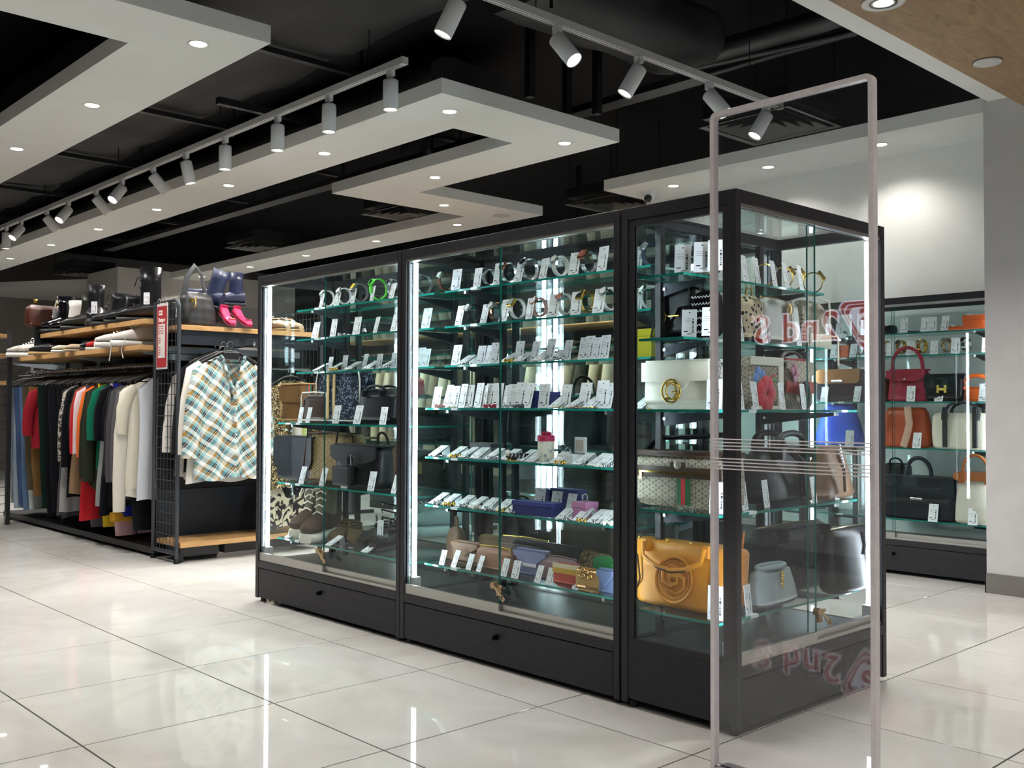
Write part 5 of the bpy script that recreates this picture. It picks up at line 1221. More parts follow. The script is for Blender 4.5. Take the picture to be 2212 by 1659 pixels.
# bottom shelf: wallets
z = .315
t = thing('leather_pouch', 'tall brown leather bell pouch with loop on the bottom shelf', 'pouch', A(987, .26, z), RZA)
MB().loft([sring(0, 0, q, rx, ry, 3, 20) for q, rx, ry in ((0, .046, .032), (.02, .05, .034), (.09, .046, .03), (.12, .036, .022), (.135, .014, .01))]).build('body', leather('#5f4a38', '#6d5541'), t); MB().tube(arch(-.008, .008, .13, .175, 0, .004), .005, 6).build('loop', leather('#5f4a38', '#6d5541'), t)
def wallet(label, u0, u1, vt, X, mat, d=.025, flap=None, flapmat=None, clasp=None, rz=0, shape='vee', e=8, cm=GOLD, zipm=None, trim=None):
    p_, w_, h_ = spanA(u0, u1, vt, X, z)
    return bag(label, p_, RZA + rz, w_, h_, d, mat, 'wallet', 'wallet', e, 1, .9, 1, .01, flap, flapmat, .62, shape, 0, None, .1, .006, .5, clasp, cm, zipm, None, trim)
wallet('brown leather wallet left of the tan one, bottom shelf of the middle showcase', 984, 1040, 1172, .2, leather('#8a6848'), flap=1, shape='vee')
wallet('tan leather zip wallet in the middle of the bottom shelf', 1036, 1108, 1184, .15, leather('#a27a5e', '#98705a'), .03, zipm=GOLD)
wallet('olive tan long wallet lying at the back of the bottom shelf', 1040, 1150, 1160, .36, leather('#77603c'), .05)
wallet('bronze woven leather clutch at the back of the bottom shelf', 1085, 1190, 1164, .3, WEAVE, .05, e=4, zipm=GOLD)
wallet('long black wallet behind the lavender one', 1113, 1262, 1172, .25, leather('#1d1d21'), .03, clasp='stud', cm=SIL)
wallet('small dark red wallet behind the lavender one', 1098, 1128, 1194, .22, leather('#7d2a2e'))
wallet('lavender envelope wallet with silver lettering', 1120, 1186, 1190, .165, leather('#8d92bd', '#868bb6'), flap=1, clasp='bar', cm=M('#e8e8ee', .3))
wallet('rounded mauve zip pouch right of the lavender wallet', 1172, 1250, 1206, .16, leather('#8f7478'), .04, e=3.5, zipm=leather('#7a6266'))
t = wallet('cream, yellow and red banded card holder', 1198, 1257, 1217, .12, leather('#b84434'), .012)
for o in t.children:
    if o.name.startswith('body'): sz = o.dimensions
sw = spanA(1198, 1257, 1217, .12, z); MB().box(-sw[1]*.5, -.0085, sw[2]*.78, sw[1]*.5, -.006, sw[2]*.97).build('cream_band', leather('#d8cba8'), t); MB().box(-sw[1]*.5, -.0085, sw[2]*.56, sw[1]*.5, -.006, sw[2]*.78).build('yellow_band', leather('#c89a30'), t)
wallet('brown wallet with pale leaf print at the back right of the bottom shelf', 1216, 1296, 1186, .27, blotch_mat('leaf_wallet', '#7a5530', '#cbb894', 40, .62), .03)
wallet('brown animal print wallet at the right end of the bottom shelf', 1256, 1322, 1194, .23, blotch_mat('snake_wallet', '#5d4f38', '#8f8058', 50, .5), .03)
wallet('emerald green leather pouch at the right end of the bottom shelf', 1286, 1326, 1201, .18, leather('#1c7a3c'), .03)
t = wallet('shiny gold card holder with flower beads', 1246, 1300, 1226, .11, M('#c9a066', .25, .8), .012)
for k in range(7): MB().ball((-.03 + .017*(k % 4), -.012, .05 + .02*(k//4) + .006*(k % 2)), .009, 8, 5).build('flower_bead', M('#caa25e', .2, .9), t)
wallet('blue grey envelope wallet cut off by the right post', 1297, 1330, 1232, .105, leather('#5c6f94'), .02, flap=1)
tagrow('bottom shelf of the middle showcase', (955, 980, 1012, 1034, 1088, 1112, 1160, 1186, 1242, 1284), X=.108, z=z, lean=.35, scale=.78)

# ---------------- corner showcase: bags facing the long side
IV = leather('#e4dfd0', '#dcd6c6', .38)
z = .946; p_, w_, h_ = spanA(1414, 1560, 782, .16, z); p_.y += .01
t = bag('ivory leather flap bag with gold interlocking emblem in the corner showcase', p_, RZA, w_, h_, .1, IV, e=7, tw=.96, flap=1, drop=.66, shape='tab', td=.85)
gg_emblem(t, 0, h_*.38, -.072, .036, GOLD)
for s_ in (-1, 1):
    ch = MB()
    for k in range(9): ch.tube([(s_*(w_/2 + .006) + .005*math.cos(a), -.01 + .004*math.sin(a)*(k % 2), h_*.95 - k*.017 + .011*math.sin(a)) for a in [2*PI*q/8 for q in range(8)]], .0024, 5, 0, True)
    ch.build('chain', GOLD if s_ < 0 else SIL, t)
z = 1.172; p_, w_, h_ = spanA(1427, 1506, 621, .22, z); bag('black leather crossbody with gold horsebit in the corner showcase', p_, RZA, w_, h_, .08, DK, flap=1, drop=.62, shape='tab', clasp='horsebit', e=7, td=.85, strap=DK)
p_, w_, h_ = spanA(1504, 1556, 628, .17, z); t = bag('black fabric pouch with white lettering beside the black crossbody', p_, RZA, w_*.95, h_, .06, cloth('#0f0f12'), name='fabric_pouch', cat='pouch')
for k in range(7):
    MB().tube([(-w_*.4 + w_*.8*q/24, -.0385, h_*.85 - k*.022 + .0035*math.sin(q*1.7 + k) + .0018*math.sin(q*3.1)) for q in range(25)], .0013, 4).build('lettering', M('#e8e8ee', .5), t)
z = .631; p_, w_, h_ = spanA(1392, 1592, 978, .17, z)
t = bag('monogram canvas shoulder bag with zip pocket and green red stripe', p_, RZA, w_, h_, .1, GGC, e=7, td=.9)
BRN2 = leather('#3f2c22'); yb = -.057
MB().bbox(-w_*.46, yb - .004, h_*.55, w_*.46, yb, h_*.75, .002).build('pocket_trim', BRN2, t); MB().box(-w_*.42, yb - .008, h_*.625, w_*.42, yb - .003, h_*.655).build('pocket_zip', GOLD, t); MB().box(-w_*.41, yb - .009, h_*.5, -w_*.385, yb - .004, h_*.64).build('zip_pull', GOLD, t)
MB().lathe([(.001, .003), (.013, .0025), (.015, 0)], 18, (.0, yb - .003, h_*.79), axis='y').build('emblem_plate', M('#8a8374', .4, .5), t); MB().bbox(-.03, yb - .003, h_*.74, .03, yb, h_*.84, .002).build('emblem_tab', BRN2, t)
stripe(t, w_*.06, .05, .012, h_*.54, yb - .001, ['#1f5a3a', '#b4242c', '#1f5a3a'])
MB().bbox(-w_*.5, -.05, h_ - .012, w_*.5, .05, h_ + .006, .004).build('top_trim', BRN2, t)
MB().tube([(-w_*.5, 0, h_*.95), (-w_*.35, 0, h_ + .045), (0, .01, h_ + .05), (w_*.35, .02, h_ + .06)], .012, 8, 0, False, .4).build('shoulder_strap', DK, t)
z = .313; p_, w_, h_ = spanA(1378, 1606, 1172, .17, z)
ORG = leather('#c9821f', '#d58e2a', .4)
t = bag('mustard orange leather tote with embossed round emblem in the corner showcase', p_ + Vector((0, 0, 0)), RZA, w_, h_, .15, ORG, 'tote_bag', 'handbag', e=6, tw=1.0, td=.75, bw=.84, bulge=.02)
yt = -.072
em = MB(); em.tube([(.07*math.cos(a), yt - .004 + .01*math.sin(a), h_*.46 + .07*math.sin(a)) for a in [2*PI*k/40 for k in range(40)]], .006, 8, 0, True, .5); em.tube([(.058*math.cos(a), yt - .004 + .008*math.sin(a), h_*.46 + .058*math.sin(a)) for a in [2*PI*k/40 for k in range(40)]], .003, 6, 0, True, .5)
em.build('embossed_ring', ORG, t)
for dx, dz, rot in ((-.042, -.004, 0), (.042, -.012, PI)):
    pts = [(-.016 + .0, .03), (-.016, .052), (0.02, .052)] if False else None
b = MB()
for sx_, cx0, cz0 in ((1, -.014, .012), (-1, .014, -.012)):
    q = [(.034, .026), (.002, .034), (-.03, .01), (-.028, -.022), (.002, -.034), (.03, -.022), (.03, .0), (.004, .0)]
    b.tube([(cx0 + sx_*x_*.95, yt - .006, h_*.46 + cz0 + sx_*z_*.95) for x_, z_ in q], .0055, 6, 0, False, .6)
b.build('embossed_letters', ORG, t)
DKE = leather('#3a2410')
for s_ in (-1, 1): MB().bbox(s_*w_*.29 - .012, yt - .004, h_*.84, s_*w_*.29 + .012, yt + .02, h_ + .006, .003).build('handle_tab', ORG, t)
MB().tube([(-w_*.29, yt - .008, h_*.99), (-w_*.27, yt - .016, h_*.78), (-w_*.14, yt - .02, h_*.65), (0, yt - .022, h_*.61), (w_*.14, yt - .02, h_*.65), (w_*.27, yt - .016, h_*.78), (w_*.29, yt - .008, h_*.99)], .0085, 8, 0, False, .6).build('handle', ORG, t)
MB().tube([(-w_*.25, yt - .016, h_*.78), (-w_*.13, yt - .022, h_*.625), (0, yt - .024, h_*.585), (w_*.13, yt - .022, h_*.625), (w_*.25, yt - .016, h_*.78)], .0035, 6).build('handle_edge', DKE, t)
for s_ in (-1, 1): MB().tube([(s_*w_*.36, yt - .001, h_*.78), (s_*w_*.33, yt - .003, h_*.4), (s_*w_*.4, yt + .006, .03)], .003, 6).build('side_seam', DKE, t)
MB().tube([(w_*.44, .03, h_), (w_*.47, .02, h_ + .05)], .007, 6, 0, False, .5).build('zip_tab', leather('#a5632c'), t)
for x_ in (-.38, -.1, .12): MB().ball((w_*x_, yt + .02, h_ + .006), .006, 6, 4).build('gold_stud', GOLD, t)
# right side of the corner showcase, facing its doors
z = 1.172
p_, w_, h_ = spanB(1594, 1642, 640, .29, z); t = bag('leopard print mini backpack in the corner showcase', p_, .0, w_, h_, .07, LEO, 'mini_backpack', 'backpack', e=4, tw=.8, trim=None); MB().tube([(.018*math.cos(a), 0, h_ + .012 + .018*math.sin(a)) for a in [2*PI*k/12 for k in range(12)]], .004, 6, 0, True).build('loop', GOLD, t); MB().bbox(-w_*.48, -.04, 0, w_*.48, .04, .016, .003).build('base_panel', DK, t)
p_, w_, h_ = spanB(1634, 1720, 648, .3, z); t = bag('pale grey bag with gold lion head and loop in the corner showcase', p_, .1, w_, h_, .08, leather('#b9b8b2', '#c3c2bc'), e=5, zipm=GOLD); MB().ball((0, -.05, h_*.78), .02, 12, 8, 0, (1, .6, 1.15)).build('lion_head', M('#b59a6a', .3, .9), t); MB().bbox(-.016, -.052, .01, .016, -.044, h_*.95, .002).build('centre_strap', leather('#8f8a7c'), t)
p_, w_, h_ = spanB(1712, 1780, 652, .32, z); t = bag('monogram canvas backpack with cream leather base in the corner showcase', p_, .15, w_, h_, .08, GGC, 'mini_backpack', 'backpack', e=3.6, trim=M('#e2dccb', .5)); MB().bbox(-w_*.44, -.055, .004, w_*.44, -.03, h_*.3, .008).build('leather_base', leather('#d9d2be'), t); MB().tube([(w_*.4, -.05, h_*.3), (w_*.52, -.07, .05), (w_*.42, -.08, -.06)], .004, 6).build('drawcord', M('#e4ddcb', .6), t)
z = .946
p_, w_, h_ = spanB(1606, 1674, 772, .22, z); t = bag('monogram bag with white leather frame and red flower print', p_, 0, w_, h_, .06, GGC, e=9, td=1.0)
IVT = leather('#d6d4c4'); fr_ = MB()
for a in ((-w_*.5, h_*.84, w_*.5, h_), (w_*.34, 0, w_*.5, h_*.84), (-w_*.5, 0, w_*.5, .012)): fr_.bbox(a[0], -.036, a[1], a[2], -.028, a[3], .002)
fr_.build('white_trim', IVT, t)
fl = MB()
for k in range(7): a = 2*PI*k/7; fl.ball((-w_*.06 + .03*math.cos(a), -.034, h_*.3 + .034*math.sin(a)), .026, 9, 5, 0, (1, .25, 1.15))
fl.build('red_flower', M('#c02436', .6), t)
f2 = MB()
for k, (x_, z_) in enumerate(((-.3, .72), (-.16, .66), (-.36, .6))): f2.ball((w_*x_, -.032, h_*z_), .017, 9, 5, 0, (1, .25, 1))
f2.build('blue_flower', M('#5d86c4', .6), t); MB().tube([(-w_*.1, -.034, h_*.42), (w_*.05, -.034, h_*.6), (w_*.2, -.034, h_*.66)], .004, 6).build('stem', M('#a02a3a', .6), t)
f3 = MB(); f3.ball((w_*.06, -.032, h_*.55), .016, 8, 4, 0, (1.4, .25, .6)); f3.ball((w_*.2, -.032, h_*.56), .014, 8, 4, 0, (1.4, .25, .6)); f3.build('leaf', M('#5d8a4a', .6), t)
p_, w_, h_ = spanB(1668, 1744, 784, .24, z); t = bag('monogram flap bag with flower print and black horseshoe buckle', p_, .1, w_, h_, .08, GGC, e=6, flap=1, flapmat=GGC, drop=.55, shape='vee', td=.85); MB().prism([(-w_*.5, h_*.6), (w_*.5, h_*.6), (w_*.5, h_*.36), (0, h_*.3), (-w_*.5, h_*.36)], -.046, -.041).build('red_underflap', leather('#9c3b30'), t); MB().tube([(.026*math.cos(a), -.058, h_*.28 + .045*math.sin(a)) for a in [-.9 + (PI + 1.8)*k/16 for k in range(17)]], .009, 8).build('horseshoe_buckle', M('#2a2a2c', .25, .8), t)
f2 = MB()
for k, (x_, z_) in enumerate(((-.3, .9), (-.24, .76), (-.3, .64), (-.38, .8))): f2.ball((w_*x_, -.052, h_*z_), .014, 8, 4, 0, (1, .3, 1))
f2.build('pink_flower', M('#b97a94', .6), t); MB().tube(arch(-w_*.3, w_*.4, h_, h_ + .04, 0, .006), .006, 6).build('chain_handle', M('#6f6a60', .3, .9), t); MB().bbox(-w_*.3, -.02, h_, w_*.45, .03, h_ + .016, .004).build('top_gusset', leather('#8e2a30'), t)
p_, w_, h_ = spanB(1594, 1614, 776, .27, z); bag('navy leather wallet bag standing beside the flower print bag', p_, 0, .07, h_, .05, leather('#262b3c'), flap=1, drop=.6, shape='square', e=8)
z = .631
p_, w_, h_ = spanB(1600, 1752, 966, .25, z); t = bag('slouchy black pebbled leather bag in the corner showcase', p_, .1, w_, h_, .14, noisy('pebbled_black', '#1b1c20', '#26272d', 90, .4, 2, .5, bscale=180), e=3.2, tw=.82, td=.55, bulge=.1, handles=2, hh=.05, hr=.011, hmat=DK)
MB().tube([(-w_*.15, -.08, h_*.95), (-w_*.05, -.1, h_*.75), (.0, -.095, .02)], .011, 8, 0, False, .4).build('belt', DK, t); MB().tube([(w_*.3, -.075, h_*.9), (w_*.28, -.095, h_*.5), (w_*.3, -.085, .03)], .011, 8, 0, False, .4).build('belt', DK, t)
BRW = leather('#7b5c44', '#866850')
p_, w_, h_ = spanB(1732, 1842, 962, .17, z); t = bag('brown leather hobo bag with chain leaning at the right of the corner showcase', p_ + Vector((.0, 0, .0)), .12, w_*.9, h_, .12, BRW, e=3, tw=.45, td=.5, bulge=.05, name='hobo_bag')
ch = MB()
for k in range(8): ch.tube([(-.02 + .012*k*.5 + .007*math.cos(a), -.05, h_*.98 - .012*k + .009*math.sin(a)) for a in [2*PI*q/8 for q in range(8)]], .0026, 5, 0, True)
ch.build('chain', SIL, t); MB().tube([(-w_*.2, -.06, h_*.9), (-w_*.12, -.075, h_*.55), (-w_*.1, -.075, .03)], .006, 6).build('seam', leather('#5d4432'), t)
z = .313
p_, w_, h_ = spanB(1606, 1790, 1134, .27, z); t = bag('large black embossed monogram bag in the corner showcase', p_, .0, w_, h_, .16, MONOB, e=4, tw=.78, td=.6, bulge=.05, handles=1, hh=.0, zipm=M('#8f8468', .3, .9)); MB().tube([(w_*.1, -.095, h_*.85), (w_*.06, -.11, h_*.6), (-.04, -.12, h_*.38), (-.12, -.12, h_*.5)], .011, 8, 0, False, .6).build('front_handle', DK, t)
p_, w_, h_ = spanB(1786, 1872, 1140, .1, z); t = bag('black leather boston bag at the right end of the corner showcase', p_, 0, w_, h_, .1, DK, e=4, tw=.95, td=.6, bulge=.03, zipm=M('#8f8468', .3, .9)); MB().tube([(.0, -.052, h_*.95), (.004, -.06, h_*.75), (.0, -.056, h_*.6)], .007, 6, 0, False, .5).build('zip_tassel', DK, t)
p_, w_, h_ = spanB(1612, 1712, 1222, .14, z); t = bag('faded denim bucket bag in the corner showcase', p_, .1, w_, h_, .1, denim('#8a9298', '#aab0b3'), e=3.4, tw=.74, td=.5, bulge=.06, name='bucket_bag'); ch = MB()
for k in range(6): ch.ball((.0 + .004*(k % 2), -.04, h_*.85 - k*.009), .006, 6, 4)
ch.build('bead_chain', GOLD, t); MB().tube([(p_q[0]*w_*.3, p_q[1]*.028, h_*.985) for p_q in [(math.cos(2*PI*k/20), math.sin(2*PI*k/20)) for k in range(20)]], .008, 8, 0, True).build('gathered_rim', denim('#8a9298', '#aab0b3'), t)
# its watches and tags
S = 'top shelf of corner showcase'
for k, (u, X, dsc, sm, cm, R) in enumerate(((1497, .3, 'silver', SIL, SIL, .034), (1535, .26, 'wide silver', SIL, SIL, .036))): watch('%s watch among the left tags on the %s' % (dsc, S), Vector((X, onX(u, 560, X).y, 1.371)), RZA - .4, sm, cm, DIALB, R, False, 'watches on display rings')
for k, u in enumerate((1474, 1516, 1547)): price_tag('%s white price tag left of the corner post on the %s' % (ordn(k), S), Vector((.09, onX(u, 560, .09).y, 1.371)), RZA + .5, .15, 1.15, 'price tags in the glass showcases')
for k, (u, dsc, sm, cm) in enumerate(((1654, 'gold and silver link', GOLD, SIL), (1692, 'brown faced gold', GOLD, ROSE), (1716, 'thin gold', GOLD, GOLD), (1757, 'slim square gold', GOLD, BRN))): watch('%s watch right of the post on the %s' % (dsc, S), Bp(u, .3, 1.371), .55, sm, SIL if k == 0 else GOLD, DIALR if k == 1 else DIALW, .034, k == 3, 'watches on display rings', .006)
for k, u in enumerate((1613, 1640, 1676, 1702, 1734)): price_tag('%s white price tag right of the corner post on the %s' % (ordn(k), S), Bp(u, .235, 1.371), .25, .15, 1.1, 'price tags in the glass showcases')
S = 'second shelf of corner showcase'
for k, (u, X) in enumerate(((1488, .1), (1532, .08))): price_tag('%s white price tag before the black bags on the %s' % (ordn(k), S), Vector((X, onX(u, 700, X).y, 1.172)), RZA + .4, .12, 1.05, 'price tags in the glass showcases')
for k, (u, Y) in enumerate(((1602, .24), (1654, .235), (1728, .235))): price_tag('%s white price tag in front of the backpacks on the %s' % (ordn(k), S), Bp(u, Y, 1.172), .2, .12, 1.05, 'price tags in the glass showcases')
S = 'third shelf of corner showcase'
price_tag('white price tag leaning on the ivory bag', Vector((.09, onX(1542, 850, .09).y, .946)), RZA + .3, .1, 1.1); card('slanted price ticket left of the ivory bag', Vector((.12, onX(1388, 870, .12).y, .946)), RZA, 'slanted tickets with jewellery')
for k, (u, Y) in enumerate(((1602, .12), (1634, .12), (1692, .13), (1738, .16))): price_tag('%s white price tag right of the corner post on the %s' % (ordn(k), S), Bp(u, Y, .946), .2, .12, 1.05, 'price tags in the glass showcases')
S = 'fourth shelf of corner showcase'
price_tag('white price tag leaning on the striped monogram bag', Vector((.07, onX(1549, 1080, .07).y, .631)), RZA + .3, .1, 1.12)
for k, (u, Y) in enumerate(((1610, .12), (1657, .12), (1760, .1), (1808, .11))): price_tag('%s white price tag right of the corner post on the %s' % (ordn(k), S), Bp(u, Y, .631), .2, .12, 1.05, 'price tags in the glass showcases')
price_tag('white price tag hanging at the bottom of the mustard tote', Vector((.06, onX(1546, 1310, .06).y, .313)), RZA + .2, .05, 1.2); price_tag('white price tag between the mustard tote and the denim bag', Bp(1618, .09, .313), .2, .1, 1.1)
p_, w_, h_ = spanA(1366, 1426, 713, .34, 1.125); boxy('bright yellow gift box at the right end of the third shelf', p_, RZA, w_, .1, h_, M('#cdbf2b', .5), None, 'gift_box', .25)
watch('blue strapped steel watch at the right end of the top shelf', A(1410, .33, 1.437), RZA - .4, leather('#2a3a5a'), SIL, DIALB, .038, False, 'watches on display rings'); watch('white leather watch at the right end of the second shelf', A(1405, .33, 1.289), RZA - .4, WHL, SIL, DIALW, .036, False, 'watches on display rings')
price_tag('white price tag beside the blue strapped watch', A(1374, .3, 1.437), RZA, .15, 1.05); price_tag('white price tag beside the white leather watch', A(1374, .3, 1.289), RZA, .15, 1.05)

# ---------------- showcase against the back wall
XF = 3.24
def FC(label, u0, u1, vt, z, mat, d=.13, rz=0, X=XF, **k): p_, w_, h_ = spanA(u0, u1, vt, X, z); return bag(label, p_, RZA + rz, w_, h_, d, mat, **k)
z = .992
FC('crimson leather handbag with two tall handles against the back wall', 1924, 2012, 800, z, leather('#8f1f34', '#9a2840'), handles=1, hh=.13, hr=.011, hspan=.75, flap=1, drop=.35, clasp='stud', cmat=SIL, tw=.85, td=.6)
FC('black structured handbag with gold letter H clasp against the back wall', 2006, 2082, 810, z, DK, .09, X=3.2, flap=1, drop=.62, shape='square', clasp='H', e=8)
FC('bright orange hobo bag beside the black handbag', 2083, 2150, 835, z, leather('#d2601f'), .1, handles=1, hh=.06, hr=.012, hspan=.9, td=.6, bulge=.08, e=3)
FC('brown handled bag hidden behind the corner showcase post', 1890, 1922, 815, z, leather('#6a4a30'), handles=1, hh=.06)
FC('dark canvas bag with tan leather flap seen through the corner showcase', 1774, 1868, 800, z, cloth('#26262c'), .12, flap=1, flapmat=leather('#a5703e'), drop=.42, shape='square', clasp='bar', cmat=SIL, e=8)
z = .725
FC('rust orange bag with beige canvas straps against the back wall', 1908, 2012, 880, z, leather('#a3482a', '#ae5230'), .13, tw=.8, td=.5, bulge=.05)
t = bpy.data.objects['handbag'] if False else None
p_, w_, h_ = spanA(1908, 2012, 880, XF, z); st_ = thing('canvas_strap', 'beige woven strap draped over the rust orange bag', 'strap', p_ + Vector((-.078, -.02, 0)), RZA); MB().tube([(.02, 0, h_ + .004), (.035, -.008, h_*.6), (.02, -.008, h_*.3), (.0, -.01, .006)], .022, 8, 0, False, .2, (0, 1, 0)).build('webbing', cloth('#c9a894'), st_)
st_ = thing('canvas_strap', 'second beige strap at the left edge of the rust orange bag', 'strap', p_ + Vector((-.078, .13, 0)), RZA); MB().tube([(.02, 0, h_ + .0), (.01, -.008, h_*.6), (-.015, -.008, h_*.35)], .02, 8, 0, False, .2, (0, 1, 0)).build('webbing', cloth('#c9a894'), st_)
t = FC('cream canvas tote with black straps against the back wall', 2022, 2150, 892, z, cloth('#ddd8c8'), .14, X=3.22, handles=2, hh=.06, hr=.008, hspan=.55, hmat=M('#1b1b1f', .6), tw=1.05, td=.6, name='tote_bag')
for s_ in (-1, 1): MB().bbox(s_*.082 - .013, -.078, .01, s_*.082 + .013, -.07, .235, .002).build('black_strap', M('#1b1b1f', .6), t)
FC('bright blue leather hobo bag seen through the corner showcase', 1762, 1868, 872, z, leather('#2348c0', '#3a64d8'), .12, e=3, tw=.55, td=.5, bulge=.06, name='hobo_bag')
z = .316
FC('large black briefcase with silver clasp against the back wall', 1916, 2070, 1030, z, leather('#14161c', '#1a1c24'), .13, X=3.22, flap=1, drop=.55, shape='square', clasp='bar', cmat=SIL, handles=1, hh=.11, hr=.012, hspan=.35, e=8, name='briefcase', cat='briefcase')
FC('small black satchel behind the briefcase', 1912, 1966, 1000, z, DK, .08, X=3.36, handles=1, hh=.03, e=7)
FC('tall off-white bag with tan leather top against the back wall', 2068, 2160, 1022, z, cloth('#d2cdc0'), .14, X=3.21, flap=1, flapmat=leather('#9a5a2a'), drop=.14, shape='square', handles=1, hh=.1, hr=.009, hspan=.6, hmat=leather('#9a5a2a'), tw=.85, td=.6)
ORB = M('#cf5a1f', .5)
boxy('flat orange box on the top shelf against the back wall', A(2068, 3.24, 1.393), RZA, .13, .1, .02, ORB); boxy('deeper orange box at the right of the top shelf against the back wall', A(2122, 3.22, 1.393), RZA, .16, .12, .075, ORB)
boxy('orange box under a watch on the second shelf, seen through the corner showcase', A(1822, 3.24, 1.261), RZA, .1, .06, .075, ORB)
tag(MB().loft([sring(0, 0, q, rx, .04, 2.5, 14) for q, rx in ((0, .07), (.03, .075), (.05, .05))]).build('glove_pouch', DK), 'small black pouch on the top shelf against the back wall', 'pouch').location = A(1920, 3.25, 1.393)
tagrow('top shelf against the back wall', (1788, 1812, 1953, 1997, 2015, 2041, 2093), X=3.18, z=1.393, scale=1.0)
tagrow('second shelf against the back wall', (1801, 1842, 1922, 1966, 2018, 2064, 2131), X=3.18, z=1.261)
tagrow('third shelf against the back wall', (1779, 1850, 1967, 2027, 2124), X=3.15, z=.992, scale=1.1); tagrow('fourth shelf against the back wall', (1834, 1979), X=3.15, z=.725, scale=1.1); tagrow('bottom shelf against the back wall', (2013, 2099), X=3.13, z=.316, scale=1.15)
for k, (u, mt, dsc) in enumerate(((1822, SIL, 'silver'), (1860, SIL, 'pale silver'), (1915, GOLD, 'small gold'), (1948, GOLD, 'wide gold'), (1993, GOLD, 'gold link'), (2046, M('#b9a888', .25, 1), 'champagne'), (2089, SIL, 'steel'))): watch('%s bracelet watch on the second shelf against the back wall' % dsc, A(u, 3.25, 1.261) + Vector((0, 0, .076 if u == 1822 else 0)), RZA - .2, mt, mt, DIALB, .034, False, 'watches on display rings', .011)
for k, u in enumerate((1975, 2060)): jewel('chain', ('black bead necklace on the top shelf against the back wall', 'fine silver chain on the flat orange box')[k], A(u, 3.2, 1.393 + (.021 if k else 0)), 0, (M('#18181a', .3), SIL)[k], None, 1.4)

# ---------------- rear cases, seen through the front ones
def RC(label, u0, u1, vt, X, z, mat, d=.12, **k): p_, w_, h_ = spanA(u0, u1, vt, X, z); return bag(label, p_, RZA + k.pop('rz', 0), w_, h_, d, mat, **k)
RC('black satchel with a gold padlock in the rear case behind the left tube', 884, 982, 975, .66, .551, DK, .12, flap=1, drop=.5, shape='square', clasp='lock', e=7, handles=1, hh=.07)
RC('black zipped bag in the rear case above the satchel', 884, 985, 880, .66, .781, DK, .12, e=6, handles=1, hh=.06)
for k, (u, X) in enumerate(((912, .66), (942, .62))): shoe('white chunky sneaker in the rear case, %s one' % ('left', 'right')[k], A(u, X, .321), PI - .4, leather('#c3d0d0', '#b3c2c4'), M('#d6e0de', .5), .3, .052, 'boot', .05, 0, M('#e6ecec', .7), 'sneaker', 'sneaker', group='pair of white sneakers in the rear case', scl=1.1)
RC('black tote in the rear case behind the jewellery shelves', 1110, 1180, 860, .66, .781, DK, .12, handles=2, hh=.06)
RC('dark brown bag at the right of the rear case', 1215, 1320, 960, .66, .551, leather('#3a2c22'), .12, handles=1, hh=.08, e=4)
RC('black quilted bag in the rear case near the light tubes', 1230, 1320, 850, .64, .781, DK, .12, handles=1, hh=.07, e=4)
RC('olive brown leather bag in the lower rear case', 1225, 1330, 1080, .66, .321, leather('#4a4030'), .13, e=4)
RC('black leather bag in the lower rear case behind the jewellery shelf', 1100, 1190, 1095, .66, .321, DK, .12, handles=1, hh=.05)
RC('red leather bag behind the left light tube of the middle showcase', 880, 905, 815, .66, 1.001, leather('#8e2a30'), .1)

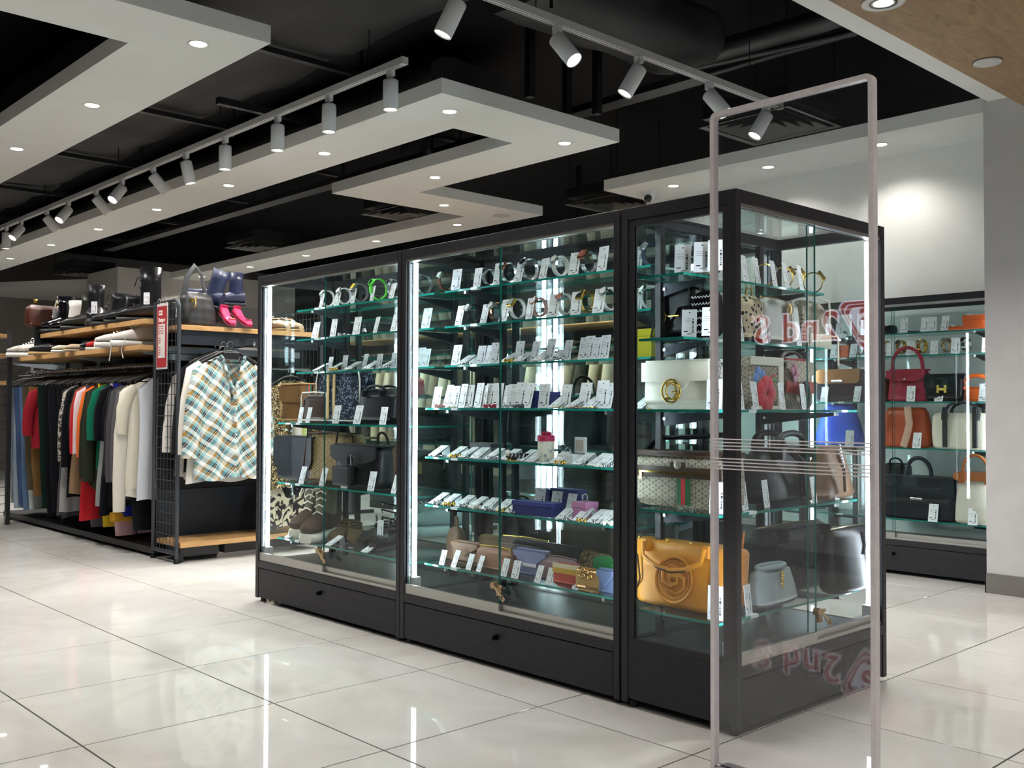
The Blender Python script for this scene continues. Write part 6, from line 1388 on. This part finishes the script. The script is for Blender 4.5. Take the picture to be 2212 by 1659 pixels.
# ---------------- black bag on the rack end and brown bag on the gondola
p_ = onY(424, 690, 4.27); QLT = weavemat('quilted_black', '#131315', '#242427', 18, .4)
t = bag('black quilted bowling bag with gold zips on the rack end shelf', (p_.x, 4.27, ZT), .15, .24, .215, .16, QLT, e=3.2, tw=.8, td=.6, bulge=.06)
MB().tube([(-.09, 0, .2), (-.075, -.01, .31), (-.02, -.01, .385), (.035, 0, .33), (.08, .02, .2)], .017, 8, 0, False, .35).build('strap_loop', M('#3a3b40', .6), t)
MB().tube([(-.05, -.07, .18), (-.06, -.085, .13), (-.075, -.085, .11)], .005, 6).build('zip', GOLD, t); MB().box(-.098, -.09, .14, -.075, -.08, .165).build('gold_clasp', GOLD, t)
t = bag('dark brown leather handbag with gold clasps on top of the gondola', (onY(97, 690, 6.43).x, 6.47, 1.556), .25, .27, .17, .1, leather('#3a1a12', '#442117', .4), e=8, tw=.93, td=.5)
for s_ in (-1, 1): MB().ball((s_*.09, -.04, .195), .018, 8, 6).build('gold_clasp', GOLD, t)
price_tag('white price tag on the dark brown handbag', (onY(118, 690, 6.4).x, 6.395, 1.62), .25, .0, .9); price_tag('white price tag on the tall platform boot', tuple(Vector(on_shelf(203, .2, 1.6))), -.9, .0, 1.0); price_tag('white price tag behind the top of the wire grid', (.235, 4.21, 1.5), RZA, .05, 1.2)
price_tag('white price tag beside the black combat boot', tuple(Vector(on_shelf(316, .2, 1.6))), -.9, 0, .9)

# ---------------- clothes rack in the gloom behind the cases
rk = thing('rear_clothes_rack', 'dark clothes rack standing behind the glass showcases', 'rack', (2.6, 4.2, 0), 0)
MB().cyl((0, -1.7, 1.4), (0, 1.6, 1.4), .013, n=8).build('rail', CHROME, rk)
for y in (-1.7, -.05, 1.6): MB().box(-.02, y - .02, 0, .02, y + .02, 1.45).build('upright', BLACKM, rk); MB().box(-.22, y - .02, 0, .22, y + .02, .03).build('foot', BLACKM, rk)
MB().box(-.22, -1.7, 1.5, .22, 1.6, 1.53).build('top_shelf', WOODS, rk); MB().box(.2, -1.72, .05, .22, 1.62, 1.55).build('back_panel', M('#111214', .7), rk)
cols = ['#b7ae98', '#a89d84', '#c4bda9', '#6e675a', '#3a3832', '#8c8470', '#22242a', '#b0a58c', '#d0cabb', '#54606a']
for k in range(26):
    c_ = cols[(k*7) % 10]
    hang('hanging_coat', '%s garment from the right on the rack behind the showcases' % ordn(k), 'garment', shirt(.2, .75 + .2*((k*5) % 3)/3, .5, .02, .05, 8, 7, .02, 100 + k, .045), cloth(c_), 2.58, 2.62 + .118*k, 1.412, .1, 'hanger of the %s garment from the right behind the showcases' % ordn(k), 'hangers behind the showcases', 'garments behind the showcases', .075)
